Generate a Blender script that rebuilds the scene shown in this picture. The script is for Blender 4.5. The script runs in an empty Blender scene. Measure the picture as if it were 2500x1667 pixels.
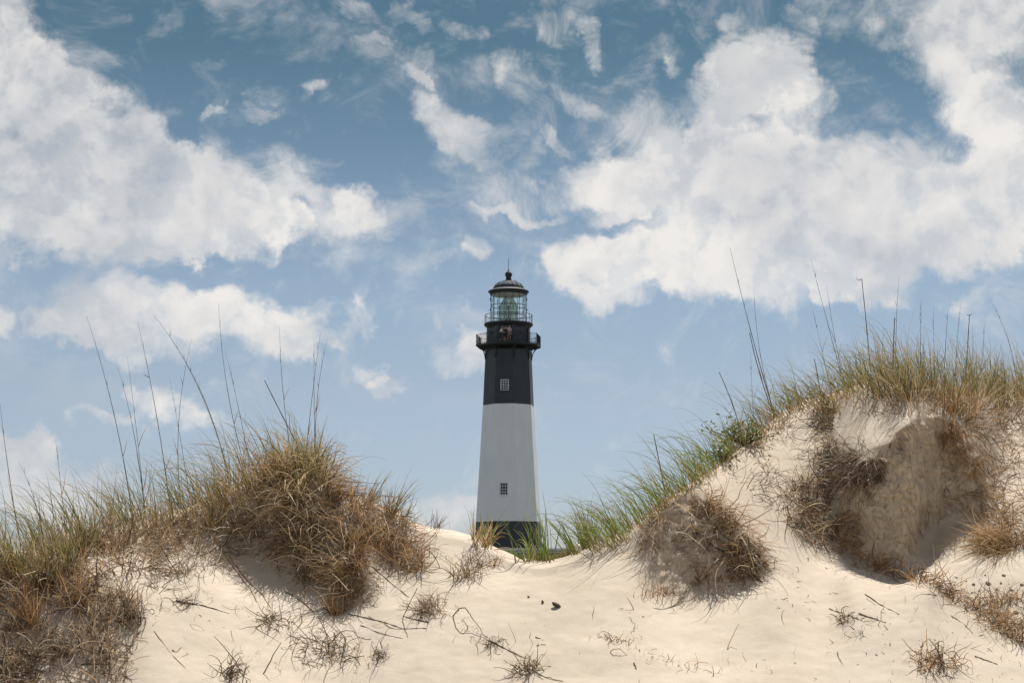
import bpy, bmesh, math, random
import numpy as np
from math import radians, sin, cos, tan, pi, atan2, asin, sqrt

scene = bpy.context.scene
COL = scene.collection
rng = np.random.default_rng(7)
random.seed(7)

# ------------------------------------------------------------------ camera
W0, H0 = 2500.0, 1667.0          # frame the measurements were taken in
LENS = 60.0
F = W0 * LENS / 36.0
EYE = 1.6
HORIZON = 1420.0
PITCH = math.atan((HORIZON - H0 / 2) / F)
cam_data = bpy.data.cameras.new("camera")
cam_data.lens = LENS
cam_data.sensor_width = 36.0
cam_data.sensor_fit = 'HORIZONTAL'
cam_data.clip_start = 0.1
cam_data.clip_end = 20000
cam_data.dof.use_dof = True
cam_data.dof.focus_distance = 14.5
cam_data.dof.aperture_fstop = 11
cam = bpy.data.objects.new("camera", cam_data)
COL.objects.link(cam)
cam.location = (0, 0, EYE)
cam.rotation_euler = (pi / 2 + PITCH, 0, 0)
scene.camera = cam

# ------------------------------------------------------------------ light
SUN_EL = radians(62)
SUN_AZ = radians(18)             # measured from +Y (behind the lighthouse) towards +X
EXPOSURE = 0.85
sun_dir = np.array([cos(SUN_EL) * sin(SUN_AZ), cos(SUN_EL) * cos(SUN_AZ), sin(SUN_EL)])
sd = bpy.data.lights.new("sun", 'SUN')
sd.energy = 4.2
sd.angle = radians(0.53)
sd.color = (1.0, 0.95, 0.87)
sun = bpy.data.objects.new("sun", sd)
COL.objects.link(sun)
import mathutils
sun.rotation_euler = mathutils.Vector(-sun_dir).to_track_quat('-Z', 'Y').to_euler()
scene.view_settings.view_transform = 'Standard'
scene.view_settings.look = 'None'
scene.view_settings.gamma = 1
scene.view_settings.use_curve_mapping = False
scene.cycles.transparent_max_bounces = 32
scene.view_settings.exposure = EXPOSURE


def ray(px, py):
    """slopes (dx/dy, dz/dy) of the view line through a measured picture point"""
    X = (np.asarray(px, float) - W0 / 2) / F
    Y = -(np.asarray(py, float) - H0 / 2) / F
    dy = cos(PITCH) - Y * sin(PITCH)
    dz = sin(PITCH) + Y * cos(PITCH)
    return X / dy, dz / dy


def at(px, py, y):
    a, e = ray(px, py)
    return np.stack(np.broadcast_arrays(a * y, y + 0 * a, EYE + e * y), -1)


def ramp(nt, stops):
    r = nt.nodes.new('ShaderNodeValToRGB')
    el = r.color_ramp.elements
    while len(el) > 1: el.remove(el[-1])
    el[0].position = stops[0][0]; el[0].color = (*stops[0][1], 1)
    for p, c in stops[1:]:
        e = el.new(p); e.color = (*c, 1)
    return r


# ------------------------------------------------------------------ sky: NISHITA plus procedural cumulus
def make_world():
    w = bpy.data.worlds.new("World")
    scene.world = w
    w.use_nodes = True
    nt = w.node_tree
    nt.nodes.clear()
    N, L = nt.nodes.new, nt.links.new

    def math_(op, a, b=None, clamp=False):
        n = N('ShaderNodeMath'); n.operation = op; n.use_clamp = clamp
        for i, v in enumerate((a, b)):
            if v is None: continue
            if isinstance(v, (int, float)): n.inputs[i].default_value = v
            else: L(v, n.inputs[i])
        return n.outputs[0]

    def smooth(v, lo, hi):
        n = N('ShaderNodeMapRange'); n.interpolation_type = 'SMOOTHSTEP'
        L(v, n.inputs['Value'])
        n.inputs['From Min'].default_value = lo; n.inputs['From Max'].default_value = hi
        return n.outputs[0]

    def mix(f, a, b):
        n = N('ShaderNodeMix'); n.data_type = 'RGBA'
        if isinstance(f, (int, float)): n.inputs[0].default_value = f
        else: L(f, n.inputs[0])
        for i, v in ((6, a), (7, b)):
            if isinstance(v, tuple): n.inputs[i].default_value = (*v, 1)
            else: L(v, n.inputs[i])
        return n.outputs[2]

    tc = N('ShaderNodeTexCoord')
    vec = tc.outputs['Generated']
    sep = N('ShaderNodeSeparateXYZ'); L(vec, sep.inputs[0])
    az = math_('ARCTAN2', sep.outputs[0], sep.outputs[1])
    el = math_('ARCSINE', sep.outputs[2])
    comb = N('ShaderNodeCombineXYZ'); L(az, comb.inputs[0]); L(el, comb.inputs[1])

    def noise(scale, detail, rough, src=vec, dist=0.0):
        n = N('ShaderNodeTexNoise'); n.noise_dimensions = '3D'
        L(src, n.inputs['Vector'])
        n.inputs['Scale'].default_value = scale; n.inputs['Detail'].default_value = detail
        n.inputs['Roughness'].default_value = rough; n.inputs['Distortion'].default_value = dist
        return n

    # domain warp in two sizes: bulges and shreds
    def warp(src, scale, amp, detail):
        n = noise(scale, detail, 0.6)
        s = N('ShaderNodeVectorMath'); s.operation = 'SUBTRACT'
        L(n.outputs['Color'], s.inputs[0]); s.inputs[1].default_value = (.5, .5, .5)
        m = N('ShaderNodeVectorMath'); m.operation = 'MULTIPLY'
        L(s.outputs[0], m.inputs[0]); m.inputs[1].default_value = (amp, amp, 0)
        a = N('ShaderNodeVectorMath'); a.operation = 'ADD'
        L(src, a.inputs[0]); L(m.outputs[0], a.inputs[1])
        return a.outputs[0]
    uv = warp(comb.outputs[0], 11, 0.045, 2)
    uv = warp(uv, 34, 0.040, 5)

    uvs = N('ShaderNodeSeparateXYZ'); L(uv, uvs.inputs[0])

    def blob(px, py, rx, ry, rot=0.0, amp=1.0, before=None):
        # the running sum rides along as a third coordinate (scaled away), which keeps the shader's stack short
        cb = N('ShaderNodeCombineXYZ'); L(uvs.outputs[0], cb.inputs[0]); L(uvs.outputs[1], cb.inputs[1])
        if before is not None: L(before, cb.inputs[2])
        a, e = ray(px, py)
        u = atan2(a, 1.0); v = math.atan(e / sqrt(1 + a * a))
        m = N('ShaderNodeMapping'); m.vector_type = 'TEXTURE'
        L(cb.outputs[0], m.inputs['Vector'])
        m.inputs['Location'].default_value = (u, v, 0)
        m.inputs['Rotation'].default_value = (0, 0, radians(rot))
        m.inputs['Scale'].default_value = (rx / F, ry / F, 1e5)
        ln = N('ShaderNodeVectorMath'); ln.operation = 'DOT_PRODUCT'
        L(m.outputs[0], ln.inputs[0]); L(m.outputs[0], ln.inputs[1])
        n = N('ShaderNodeMapRange'); n.interpolation_type = 'SMOOTHSTEP'
        L(ln.outputs['Value'], n.inputs['Value'])
        n.inputs['From Min'].default_value = 0.0; n.inputs['From Max'].default_value = 1.85
        n.inputs['To Min'].default_value = amp; n.inputs['To Max'].default_value = 0.0
        return n.outputs[0]

    solid = [
        # large cumulus, upper left
        (0, 130, 90, 170, 0, 1), (70, 200, 150, 120, -35, 1), (150, 330, 230, 160, -30, 1.1), (30, 520, 200, 110, 0, 1),
        (330, 440, 240, 120, -22, 1.1), (480, 470, 170, 95, -15, 1), (330, 560, 260, 90, 3, 1.0), (560, 560, 170, 60, 6, .9),
        (760, 530, 170, 62, -5, .80), (690, 430, 60, 60, 0, .62), (800, 480, 90, 40, -15, .55), (890, 530, 110, 50, -10, .5),
        (70, 315, 75, 55, 0, -.65), (740, 490, 60, 26, 0, -.35),
        # cumulus, middle left
        (230, 745, 150, 75, 0, 1), (150, 810, 130, 50, -8, .9), (330, 830, 210, 60, -5, .95), (440, 760, 130, 70, 0, .9),
        (600, 790, 170, 75, -8, 1), (720, 830, 90, 50, -10, .9), (-10, 775, 45, 45, 0, .9), (800, 800, 80, 30, 0, .6),
        (400, 800, 60, 30, 0, -.3),
        # low left
        (40, 1150, 120, 80, -25, 1), (180, 1230, 190, 80, -15, .9), (-60, 1150, 150, 120, 0, .9), (245, 1045, 85, 30, 5, .85),
        (420, 1015, 110, 45, -18, .85), (310, 965, 35, 28, 0, .6),
        # middle
        (1080, 300, 90, 62, -20, .85), (1150, 350, 90, 46, -20, .7), (1250, 470, 110, 60, -40, .5), (1240, 520, 130, 16, -6, .5), (1150, 440, 120, 50, -30, .3),
        (920, 760, 55, 32, 0, .6), (900, 715, 26, 26, 0, .5), (940, 930, 45, 30, 0, .75), (915, 890, 40, 34, 0, .7), (1110, 880, 95, 48, 5, 1),
        (1080, 645, 90, 30, 5, .6), (1170, 620, 30, 40, 0, .6), (1110, 1240, 110, 65, 0, .95), (1330, 650, 32, 50, 0, .55),
        (1120, 790, 40, 40, 0, .4), (780, 750, 60, 30, 0, .35),
        # upper shreds
        (770, 200, 40, 26, 0, .5), (540, 282, 46, 14, 0, .5), (640, 300, 40, 16, 0, .45), (905, 112, 62, 18, -8, .46), (640, 255, 40, 16, 0, .4),
        (1030, 165, 60, 55, -30, .46), (1050, 205, 40, 18, -30, .46), (1270, 170, 60, 40, -40, .5), (1395, 240, 75, 26, -30, .46),
        (1630, 170, 22, 65, 30, .5), (1340, 330, 55, 22, -40, .46), (1450, 100, 22, 60, 15, .5), (880, 30, 70, 30, -20, .5), (990, 40, 60, 20, -15, .45),
        (1380, 40, 70, 50, 0, .5), (1140, 70, 70, 30, -20, .45), (1780, 60, 40, 30, 0, .45), (530, 135, 50, 10, 0, .35), (1940, 60, 50, 26, -30, .5),
        # large cumulus, right
        (1860, 180, 130, 80, 0, 1.05), (1960, 240, 100, 80, -30, 1), (1780, 240, 110, 80, 20, .9), (1740, 370, 180, 70, 10, .95),
        (1570, 320, 70, 80, 10, .72), (1440, 440, 110, 60, 15, .9), (1600, 480, 190, 90, 0, 1.1), (1850, 450, 260, 120, 0, 1.15),
        (2120, 430, 220, 110, -5, 1.05), (2430, 330, 110, 130, -20, .78), (2330, 520, 240, 110, 0, 1.1), (2500, 470, 130, 160, 0, 1),
        (1450, 650, 120, 80, 20, 1.1), (1650, 620, 220, 70, 0, 1.05), (1950, 580, 300, 90, 0, 1.0), (1850, 680, 240, 60, -2, 1.1), (2120, 690, 110, 40, -10, .95),
        (2280, 610, 200, 60, 0, .75), (1490, 740, 110, 40, 10, .8), (1360, 710, 50, 40, 0, .5),
        (1530, 563, 80, 20, -8, -.75), (1800, 150, 40, 26, 0, -.6), (2350, 345, 45, 40, 0, -.55), (2390, 450, 50, 30, -40, -.45), (1690, 590, 40, 18, 0, -.35),
        (1990, 285, 40, 26, 0, -.3),
        # veil, upper right
        (2280, 40, 190, 100, -10, .66), (2450, 90, 190, 170, 0, .70), (2330, 230, 150, 70, -30, .5), (2470, 740, 120, 45, 0, .38), (2330, 730, 90, 26, 0, .25), (1950, 750, 30, 30, 0, .35),
    ]
    total = None
    for b in solid:
        b = tuple(b) + (0, 1.0)[len(b) - 4:] if len(b) < 6 else b
        o = blob(*b, total)
        total = o if total is None else math_('ADD', total, o)
    total = math_('MINIMUM', total, 1.18)
    # outside the frame the same kind of fair-weather field goes on
    far = noise(3.2, 3, 0.5)
    fr = N('ShaderNodeMapping'); fr.vector_type = 'TEXTURE'
    L(comb.outputs[0], fr.inputs['Vector'])
    a0, e0 = ray(W0 / 2, H0 / 2)
    fr.inputs['Location'].default_value = (0, math.atan(e0) + .02, 0)
    fr.inputs['Scale'].default_value = (.36, .25, 1)
    fl = N('ShaderNodeVectorMath'); fl.operation = 'LENGTH'; L(fr.outputs[0], fl.inputs[0])
    outside = smooth(fl.outputs['Value'], .95, 1.35)
    total = math_('ADD', total, math_('MULTIPLY', outside, smooth(far.outputs['Fac'], .40, .62)))

    n1 = noise(26, 8, 0.60, dist=.25)
    n2 = noise(75, 6, 0.62, dist=.2)
    n3 = noise(9, 5, 0.55)
    fine = math_('ADD', math_('MULTIPLY', math_('SUBTRACT', n1.outputs['Fac'], .5), 2.3),
                 math_('MULTIPLY', math_('SUBTRACT', n2.outputs['Fac'], .5), 1.15))
    field = math_('ADD', total, fine)
    dens = smooth(field, .24, 1.38)
    # thin streaky cirrus high up
    cm = N('ShaderNodeMapping'); L(vec, cm.inputs['Vector'])
    cm.inputs['Rotation'].default_value = (0, radians(28), 0); cm.inputs['Scale'].default_value = (1.0, 1.0, 1.6)
    n4 = noise(17, 8, 0.62, src=cm.outputs[0], dist=.35)
    n6 = noise(6, 3, 0.5)
    cir = math_('MULTIPLY', smooth(math_('ADD', n4.outputs['Fac'], math_('MULTIPLY', math_('SUBTRACT', n6.outputs['Fac'], .5), .45)), .47, .74), smooth(el, .06, .22))
    dens = math_('MAXIMUM', dens, math_('MULTIPLY', cir, .60))
    # ragged translucent fringe round the solid parts
    n5 = noise(20, 9, 0.68, dist=.9)
    fringe = smooth(math_('ADD', total, math_('MULTIPLY', math_('SUBTRACT', n5.outputs['Fac'], .5), 2.9)), .02, 1.25)
    dens = math_('MAXIMUM', dens, math_('MULTIPLY', fringe, .78))
    dens = math_('MULTIPLY', dens, .95)

    # body shade of the clouds: soft, from their own thickness
    up = N('ShaderNodeVectorMath'); up.operation = 'ADD'; L(vec, up.inputs[0]); up.inputs[1].default_value = (-.004, 0, .014)
    n1u = noise(26, 5, 0.55, src=up.outputs[0], dist=.25)
    relief = math_('SUBTRACT', n1.outputs['Fac'], n1u.outputs['Fac'])
    lum = math_('ADD', math_('MULTIPLY', math_('SUBTRACT', n3.outputs['Fac'], .5), 2.3), math_('MULTIPLY', relief, 1.3))
    lum = math_('SUBTRACT', lum, math_('MULTIPLY', math_('MAXIMUM', math_('SUBTRACT', field, .9), 0), .12))
    lum = math_('ADD', lum, .62, clamp=True)
    cloud_col = mix(lum, CLOUD_DARK, CLOUD_LIGHT)

    sky = N('ShaderNodeTexSky'); sky.sky_type = 'NISHITA'
    sky.sun_disc = False
    sky.sun_elevation = SUN_EL
    sky.sun_rotation = SUN_AZ
    sky.altitude = 0; sky.air_density = SKY_AIR; sky.dust_density = SKY_DUST; sky.ozone_density = SKY_OZONE
    # the blue deepens towards the zenith
    cr = ramp(nt, SKY_DEEPEN)
    L(math_('DIVIDE', el, .5, clamp=True), cr.inputs[0])
    tint = N('ShaderNodeMix'); tint.data_type = 'RGBA'; tint.blend_type = 'MULTIPLY'
    tint.inputs[0].default_value = 1
    L(sky.outputs[0], tint.inputs[6]); L(cr.outputs[0], tint.inputs[7])
    col = mix(dens, tint.outputs[2], cloud_col)
    bg = N('ShaderNodeBackground'); L(col, bg.inputs[0]); bg.inputs[1].default_value = SKY_STRENGTH
    out = N('ShaderNodeOutputWorld'); L(bg.outputs[0], out.inputs[0])
    w.cycles.sampling_method = 'MANUAL'
    w.cycles.sample_map_resolution = 512


SKY_STRENGTH = 0.05
SKY_AIR, SKY_DUST, SKY_OZONE = 1.0, 0.35, 2.2
SKY_DEEPEN = [(0, (.72, .77, 1.0)), (.094, (.74, .78, .98)), (.22, (.92, .84, .85)), (.345, (.95, .88, .83)), (.62, (.43, .54, .475)), (1, (.40, .50, .46))]
CLOUD_DARK = (5.9, 6.1, 6.55)
CLOUD_LIGHT = (9.9, 9.55, 9.15)
make_world()

# ------------------------------------------------------------------ materials
def new_mat(name):
    m = bpy.data.materials.new(name)
    m.use_nodes = True
    nt = m.node_tree
    nt.nodes.clear()
    out = nt.nodes.new('ShaderNodeOutputMaterial')
    return m, nt, nt.nodes.new, nt.links.new, out


def strand_mat(name, stops, tip=None, trans=0.35, rough=0.55):
    """thin plant fibre: every strand its own tone, optional other colour towards the tip, light shining through"""
    m, nt, N, L, out = new_mat(name)
    g = N('ShaderNodeNewGeometry')
    r = ramp(nt, stops); L(g.outputs['Random Per Island'], r.inputs[0])
    col = r.outputs[0]
    if tip:
        uvn = N('ShaderNodeUVMap'); sp = N('ShaderNodeSeparateXYZ'); L(uvn.outputs[0], sp.inputs[0])
        mr = N('ShaderNodeMapRange'); mr.interpolation_type = 'SMOOTHSTEP'; L(sp.outputs[1], mr.inputs[0])
        mr.inputs['From Min'].default_value = .55; mr.inputs['From Max'].default_value = 1.05
        mx = N('ShaderNodeMix'); mx.data_type = 'RGBA'; L(mr.outputs[0], mx.inputs[0]); L(col, mx.inputs[6]); mx.inputs[7].default_value = (*tip, 1)
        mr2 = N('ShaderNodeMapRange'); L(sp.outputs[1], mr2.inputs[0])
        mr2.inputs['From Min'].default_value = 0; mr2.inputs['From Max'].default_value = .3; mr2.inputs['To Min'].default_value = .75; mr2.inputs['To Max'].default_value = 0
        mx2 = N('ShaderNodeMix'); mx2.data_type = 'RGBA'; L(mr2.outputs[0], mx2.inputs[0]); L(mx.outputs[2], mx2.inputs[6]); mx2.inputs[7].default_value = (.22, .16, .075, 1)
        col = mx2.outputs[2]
    b = N('ShaderNodeBsdfPrincipled'); L(col, b.inputs['Base Color']); b.inputs['Roughness'].default_value = rough
    b.inputs['Specular IOR Level'].default_value = .3
    if trans:
        t = N('ShaderNodeBsdfTranslucent'); L(col, t.inputs['Color'])
        ms = N('ShaderNodeMixShader'); ms.inputs[0].default_value = trans
        L(b.outputs[0], ms.inputs[1]); L(t.outputs[0], ms.inputs[2]); L(ms.outputs[0], out.inputs[0])
    else:
        L(b.outputs[0], out.inputs[0])
    return m


M = {}
M['green'] = strand_mat('dune_grass_green', [(0, (.06, .08, .024)), (.3, (.11, .12, .038)), (.6, (.18, .165, .06)), (1, (.31, .24, .11))], tip=(.34, .26, .13), trans=.42)
M['bright'] = strand_mat('dune_grass_fresh', [(0, (.09, .14, .03)), (.5, (.15, .20, .045)), (1, (.22, .24, .07))], tip=(.24, .23, .09), trans=.45)
M['straw'] = strand_mat('dry_straw', [(0, (.22, .145, .07)), (.4, (.40, .28, .145)), (.8, (.52, .395, .23)), (1, (.64, .53, .37))], trans=.36)
M['rust'] = strand_mat('rusty_straw', [(0, (.17, .09, .042)), (.5, (.36, .205, .092)), (1, (.50, .33, .16))], trans=.34)
M['thatch'] = strand_mat('grey_thatch', [(0, (.10, .072, .048)), (.4, (.27, .20, .132)), (.8, (.45, .345, .24)), (1, (.62, .52, .40))], trans=.28)
M['root'] = strand_mat('dark_root', [(0, (.045, .032, .022)), (.5, (.115, .08, .052)), (.85, (.25, .18, .12)), (1, (.42, .33, .24))], trans=.10)
M['stalk'] = strand_mat('sea_oat_stalk', [(0, (.055, .042, .033)), (1, (.11, .08, .055))], trans=0)
M['leaf'] = strand_mat('shrub_leaf', [(0, (.07, .095, .025)), (.6, (.13, .155, .045)), (1, (.20, .20, .08))], trans=.4)


def noise_node(N, L, vec, scale, detail=4, rough=.55, dims='3D'):
    n = N('ShaderNodeTexNoise'); n.noise_dimensions = dims
    L(vec, n.inputs['Vector']); n.inputs['Scale'].default_value = scale
    n.inputs['Detail'].default_value = detail; n.inputs['Roughness'].default_value = rough
    return n


def sand_mat():
    m, nt, N, L, out = new_mat('beach_sand')
    tc = N('ShaderNodeTexCoord'); v = tc.outputs['Object']
    n1 = noise_node(N, L, v, 1.3, 5)
    n2 = noise_node(N, L, v, 9, 5, .6)
    n3 = noise_node(N, L, v, 420, 2, .6)
    c1 = ramp(nt, [(.3, (.44, .378, .308)), (.7, (.525, .458, .382))]); L(n1.outputs[0], c1.inputs[0])
    c2 = ramp(nt, [(.30, (.93, .92, .90)), (.62, (1, 1, 1))]); L(n2.outputs[0], c2.inputs[0])
    c3 = ramp(nt, [(.30, (.80, .77, .74)), (.50, (1, 1, 1)), (.72, (1.08, 1.08, 1.08))]); L(n3.outputs[0], c3.inputs[0])
    a = N('ShaderNodeMix'); a.data_type = 'RGBA'; a.blend_type = 'MULTIPLY'; a.inputs[0].default_value = 1
    L(c1.outputs[0], a.inputs[6]); L(c2.outputs[0], a.inputs[7])
    b = N('ShaderNodeMix'); b.data_type = 'RGBA'; b.blend_type = 'MULTIPLY'; b.inputs[0].default_value = 1
    L(a.outputs[2], b.inputs[6]); L(c3.outputs[0], b.inputs[7])
    # old packed, root-stained sand laid open in the eroded faces
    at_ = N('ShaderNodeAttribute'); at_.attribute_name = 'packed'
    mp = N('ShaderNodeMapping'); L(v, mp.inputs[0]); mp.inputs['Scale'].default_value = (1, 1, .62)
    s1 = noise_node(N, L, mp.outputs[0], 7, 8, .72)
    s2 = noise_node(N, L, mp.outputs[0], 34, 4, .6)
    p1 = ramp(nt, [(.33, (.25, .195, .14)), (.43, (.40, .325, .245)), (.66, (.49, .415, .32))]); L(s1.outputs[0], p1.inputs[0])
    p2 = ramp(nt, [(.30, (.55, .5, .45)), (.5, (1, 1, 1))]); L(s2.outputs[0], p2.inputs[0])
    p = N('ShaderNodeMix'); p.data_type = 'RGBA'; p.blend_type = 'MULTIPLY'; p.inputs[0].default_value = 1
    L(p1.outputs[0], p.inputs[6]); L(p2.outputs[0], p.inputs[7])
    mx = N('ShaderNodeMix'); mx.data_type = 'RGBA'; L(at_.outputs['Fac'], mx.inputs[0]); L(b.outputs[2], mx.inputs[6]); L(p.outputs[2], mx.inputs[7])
    bs = N('ShaderNodeBsdfPrincipled'); L(mx.outputs[2], bs.inputs['Base Color'])
    bs.inputs['Roughness'].default_value = .92; bs.inputs['Specular IOR Level'].default_value = .15
    # grain + wind ripple relief
    wv = N('ShaderNodeTexWave'); wv.wave_type = 'BANDS'; wv.bands_direction = 'DIAGONAL'
    L(v, wv.inputs['Vector']); wv.inputs['Scale'].default_value = 2.2; wv.inputs['Distortion'].default_value = 9
    wv.inputs['Detail'].default_value = 3; wv.inputs['Detail Scale'].default_value = 1.4
    h = N('ShaderNodeMath'); h.operation = 'MULTIPLY_ADD'; L(wv.outputs['Fac'], h.inputs[0]); h.inputs[1].default_value = .10
    L(n2.outputs[0], h.inputs[2])
    h1 = N('ShaderNodeMath'); h1.operation = 'MULTIPLY_ADD'; L(s1.outputs[0], h1.inputs[0]); L(at_.outputs['Fac'], h1.inputs[1]); L(h.outputs[0], h1.inputs[2])
    h2 = N('ShaderNodeMath'); h2.operation = 'MULTIPLY_ADD'; L(n3.outputs[0], h2.inputs[0]); h2.inputs[1].default_value = .05; L(h1.outputs[0], h2.inputs[2])
    bp = N('ShaderNodeBump'); bp.inputs['Strength'].default_value = .6; bp.inputs['Distance'].default_value = .008
    L(h2.outputs[0], bp.inputs['Height']); L(bp.outputs[0], bs.inputs['Normal'])
    L(bs.outputs[0], out.inputs[0])
    return m


def paint_mat(name, col, rough=.55, stain=.15, scale=1.2, metal=0.0, streak=True):
    m, nt, N, L, out = new_mat(name)
    tc = N('ShaderNodeTexCoord'); v = tc.outputs['Object']
    mp = N('ShaderNodeMapping'); L(v, mp.inputs[0]); mp.inputs['Scale'].default_value = (1, 1, .12 if streak else 1)
    n1 = noise_node(N, L, mp.outputs[0], scale * 2, 6, .6)
    n2 = noise_node(N, L, v, scale * .5, 4, .5)
    k = 1 - stain
    c = ramp(nt, [(.3, tuple(x * k for x in col)), (.6, col)]); L(n1.outputs[0], c.inputs[0])
    c2 = ramp(nt, [(.3, (k, k, k)), (.7, (1, 1, 1))]); L(n2.outputs[0], c2.inputs[0])
    a = N('ShaderNodeMix'); a.data_type = 'RGBA'; a.blend_type = 'MULTIPLY'; a.inputs[0].default_value = 1
    L(c.outputs[0], a.inputs[6]); L(c2.outputs[0], a.inputs[7])
    b = N('ShaderNodeBsdfPrincipled'); L(a.outputs[2], b.inputs['Base Color'])
    b.inputs['Roughness'].default_value = rough; b.inputs['Metallic'].default_value = metal
    bp = N('ShaderNodeBump'); bp.inputs['Strength'].default_value = .25; bp.inputs['Distance'].default_value = .02
    L(n1.outputs[0], bp.inputs['Height']); L(bp.outputs[0], b.inputs['Normal'])
    L(b.outputs[0], out.inputs[0])
    return m


def glass_mat(name, tint, refl=.12, haze=.0):
    m, nt, N, L, out = new_mat(name)
    t = N('ShaderNodeBsdfTransparent'); t.inputs[0].default_value = (*tint, 1)
    g = N('ShaderNodeBsdfGlossy'); g.inputs['Roughness'].default_value = .03
    lw = N('ShaderNodeLayerWeight'); lw.inputs[0].default_value = .5
    pw = N('ShaderNodeMath'); pw.operation = 'POWER'; L(lw.outputs['Facing'], pw.inputs[0]); pw.inputs[1].default_value = 5
    mm = N('ShaderNodeMath'); mm.operation = 'MULTIPLY_ADD'; L(pw.outputs[0], mm.inputs[0]); mm.inputs[1].default_value = .6; mm.inputs[2].default_value = refl; mm.use_clamp = True
    ms = N('ShaderNodeMixShader'); L(mm.outputs[0], ms.inputs[0]); L(t.outputs[0], ms.inputs[1]); L(g.outputs[0], ms.inputs[2])
    if haze:
        d = N('ShaderNodeBsdfDiffuse'); d.inputs[0].default_value = (.55, .62, .55, 1)
        m2 = N('ShaderNodeMixShader'); m2.inputs[0].default_value = haze
        L(ms.outputs[0], m2.inputs[1]); L(d.outputs[0], m2.inputs[2]); L(m2.outputs[0], out.inputs[0])
    else:
        L(ms.outputs[0], out.inputs[0])
    return m


M['sand'] = sand_mat()
M['scrub'] = paint_mat('scrub_ground', (.135, .135, .105), .95, .4, .2, streak=False)
M['black'] = paint_mat('tower_black_paint', (.031, .041, .055), .5, .25)
M['white'] = paint_mat('tower_white_paint', (.765, .795, .85), .6, .06)
M['iron'] = paint_mat('black_ironwork', (.024, .031, .037), .72, .2, 4)
M['greenbronze'] = paint_mat('lantern_frame_paint', (.045, .075, .072), .5, .2, 3)
M['lead'] = paint_mat('dome_sheet_metal', (.060, .072, .095), .85, .3, 1.0, 0)
M['sash'] = paint_mat('window_sash_paint', (.70, .72, .74), .5, .08, 4)
M['ceiling'] = paint_mat('lantern_ceiling_paint', (.50, .47, .42), .7, .1)
M['glass'] = glass_mat('lantern_glass', (.97, .995, .988), .03)
M['pane'] = paint_mat('dark_window_glass', (.012, .016, .02), .08, .1)
M['lens'] = glass_mat('prism_glass', (.72, .80, .72), .10, .16)
M['brass'] = paint_mat('lens_frame_brass', (.20, .17, .10), .45, .2, 4, .6)
M['wallgrey'] = paint_mat('grey_weathered_boards', (.22, .24, .26), .75, .2, 1.0, streak=False)
M['trim'] = paint_mat('pale_roof_edge', (.62, .63, .63), .6, .1)
M['clod'] = paint_mat('damp_sand_clod', (.25, .225, .185), .95, .35, 14, streak=False)
M['paper'] = paint_mat('white_scrap', (.75, .75, .73), .8, .06, 8, streak=False)
M['skin'] = paint_mat('skin', (.50, .31, .23), .55, .05, 8, streak=False)
M['hair'] = paint_mat('dark_hair', (.02, .014, .011), .6, .2, 20)
M['shirtwhite'] = paint_mat('white_shirt', (.72, .68, .71), .8, .05, 8)
M['shirtpink'] = paint_mat('faded_pink_shirt', (.48, .35, .36), .8, .08, 8)
M['clothdark'] = paint_mat('dark_cloth', (.035, .032, .04), .85, .2, 8)
M['khaki'] = paint_mat('khaki_shorts', (.24, .20, .17), .85, .1, 8)
M['bark'] = paint_mat('driftwood', (.10, .07, .05), .85, .4, 20)


# ------------------------------------------------------------------ linking and tagging
def tag(o, label=None, cat=None, group=None, kind=None):
    if label: o['label'] = label
    if cat: o['category'] = cat
    if group: o['group'] = group
    if kind: o['kind'] = kind
    return o


def link(name, me, parent=None, loc=None, mat=None):
    o = bpy.data.objects.new(name, me)
    COL.objects.link(o)
    if mat is not None and me is not None: me.materials.append(mat)
    if parent is not None: o.parent = parent
    if loc is not None: o.location = loc
    return o


def empty(name, loc=(0, 0, 0)):
    o = bpy.data.objects.new(name, None)
    o.empty_display_size = .1
    COL.objects.link(o); o.location = loc
    return o


def mesh_np(name, verts, quads, uv=None, mat_idx=None, smooth=False, tris=None):
    """mesh from numpy arrays; quads (n,4)"""
    me = bpy.data.meshes.new(name)
    nv = len(verts); nq = len(quads)
    me.vertices.add(nv); me.vertices.foreach_set('co', np.ascontiguousarray(verts, np.float32).ravel())
    me.loops.add(nq * 4); me.loops.foreach_set('vertex_index', np.ascontiguousarray(quads, np.int32).ravel())
    me.polygons.add(nq)
    me.polygons.foreach_set('loop_start', np.arange(0, nq * 4, 4, dtype=np.int32))
    me.polygons.foreach_set('loop_total', np.full(nq, 4, np.int32))
    if mat_idx is not None: me.polygons.foreach_set('material_index', np.ascontiguousarray(mat_idx, np.int32))
    me.polygons.foreach_set('use_smooth', np.full(nq, smooth, bool))
    if uv is not None:
        l = me.uv_layers.new(name='UVMap')
        l.data.foreach_set('uv', np.ascontiguousarray(uv[quads.ravel()], np.float32).ravel())
    me.update(calc_edges=True)
    return me


# ------------------------------------------------------------------ numpy noise
def _hash(i, j, k, seed):
    h = (i * 374761393 + j * 668265263 + k * 2147483647 + seed * 1274126177) & 0xffffffff
    h = ((h ^ (h >> 13)) * 1274126177) & 0xffffffff
    return ((h ^ (h >> 16)) & 0xffff) / 65535.0


def vnoise(x, y, z=0.0, seed=0):
    x, y, z = np.broadcast_arrays(np.asarray(x, float), np.asarray(y, float), np.asarray(z, float))
    i, j, k = np.floor(x).astype(np.int64), np.floor(y).astype(np.int64), np.floor(z).astype(np.int64)
    f, g, h = x - i, y - j, z - k
    f, g, h = (t * t * (3 - 2 * t) for t in (f, g, h))
    r = 0
    for a in (0, 1):
        for b in (0, 1):
            for c in (0, 1):
                r = r + _hash(i + a, j + b, k + c, seed) * (f if a else 1 - f) * (g if b else 1 - g) * (h if c else 1 - h)
    return r - .5


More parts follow.
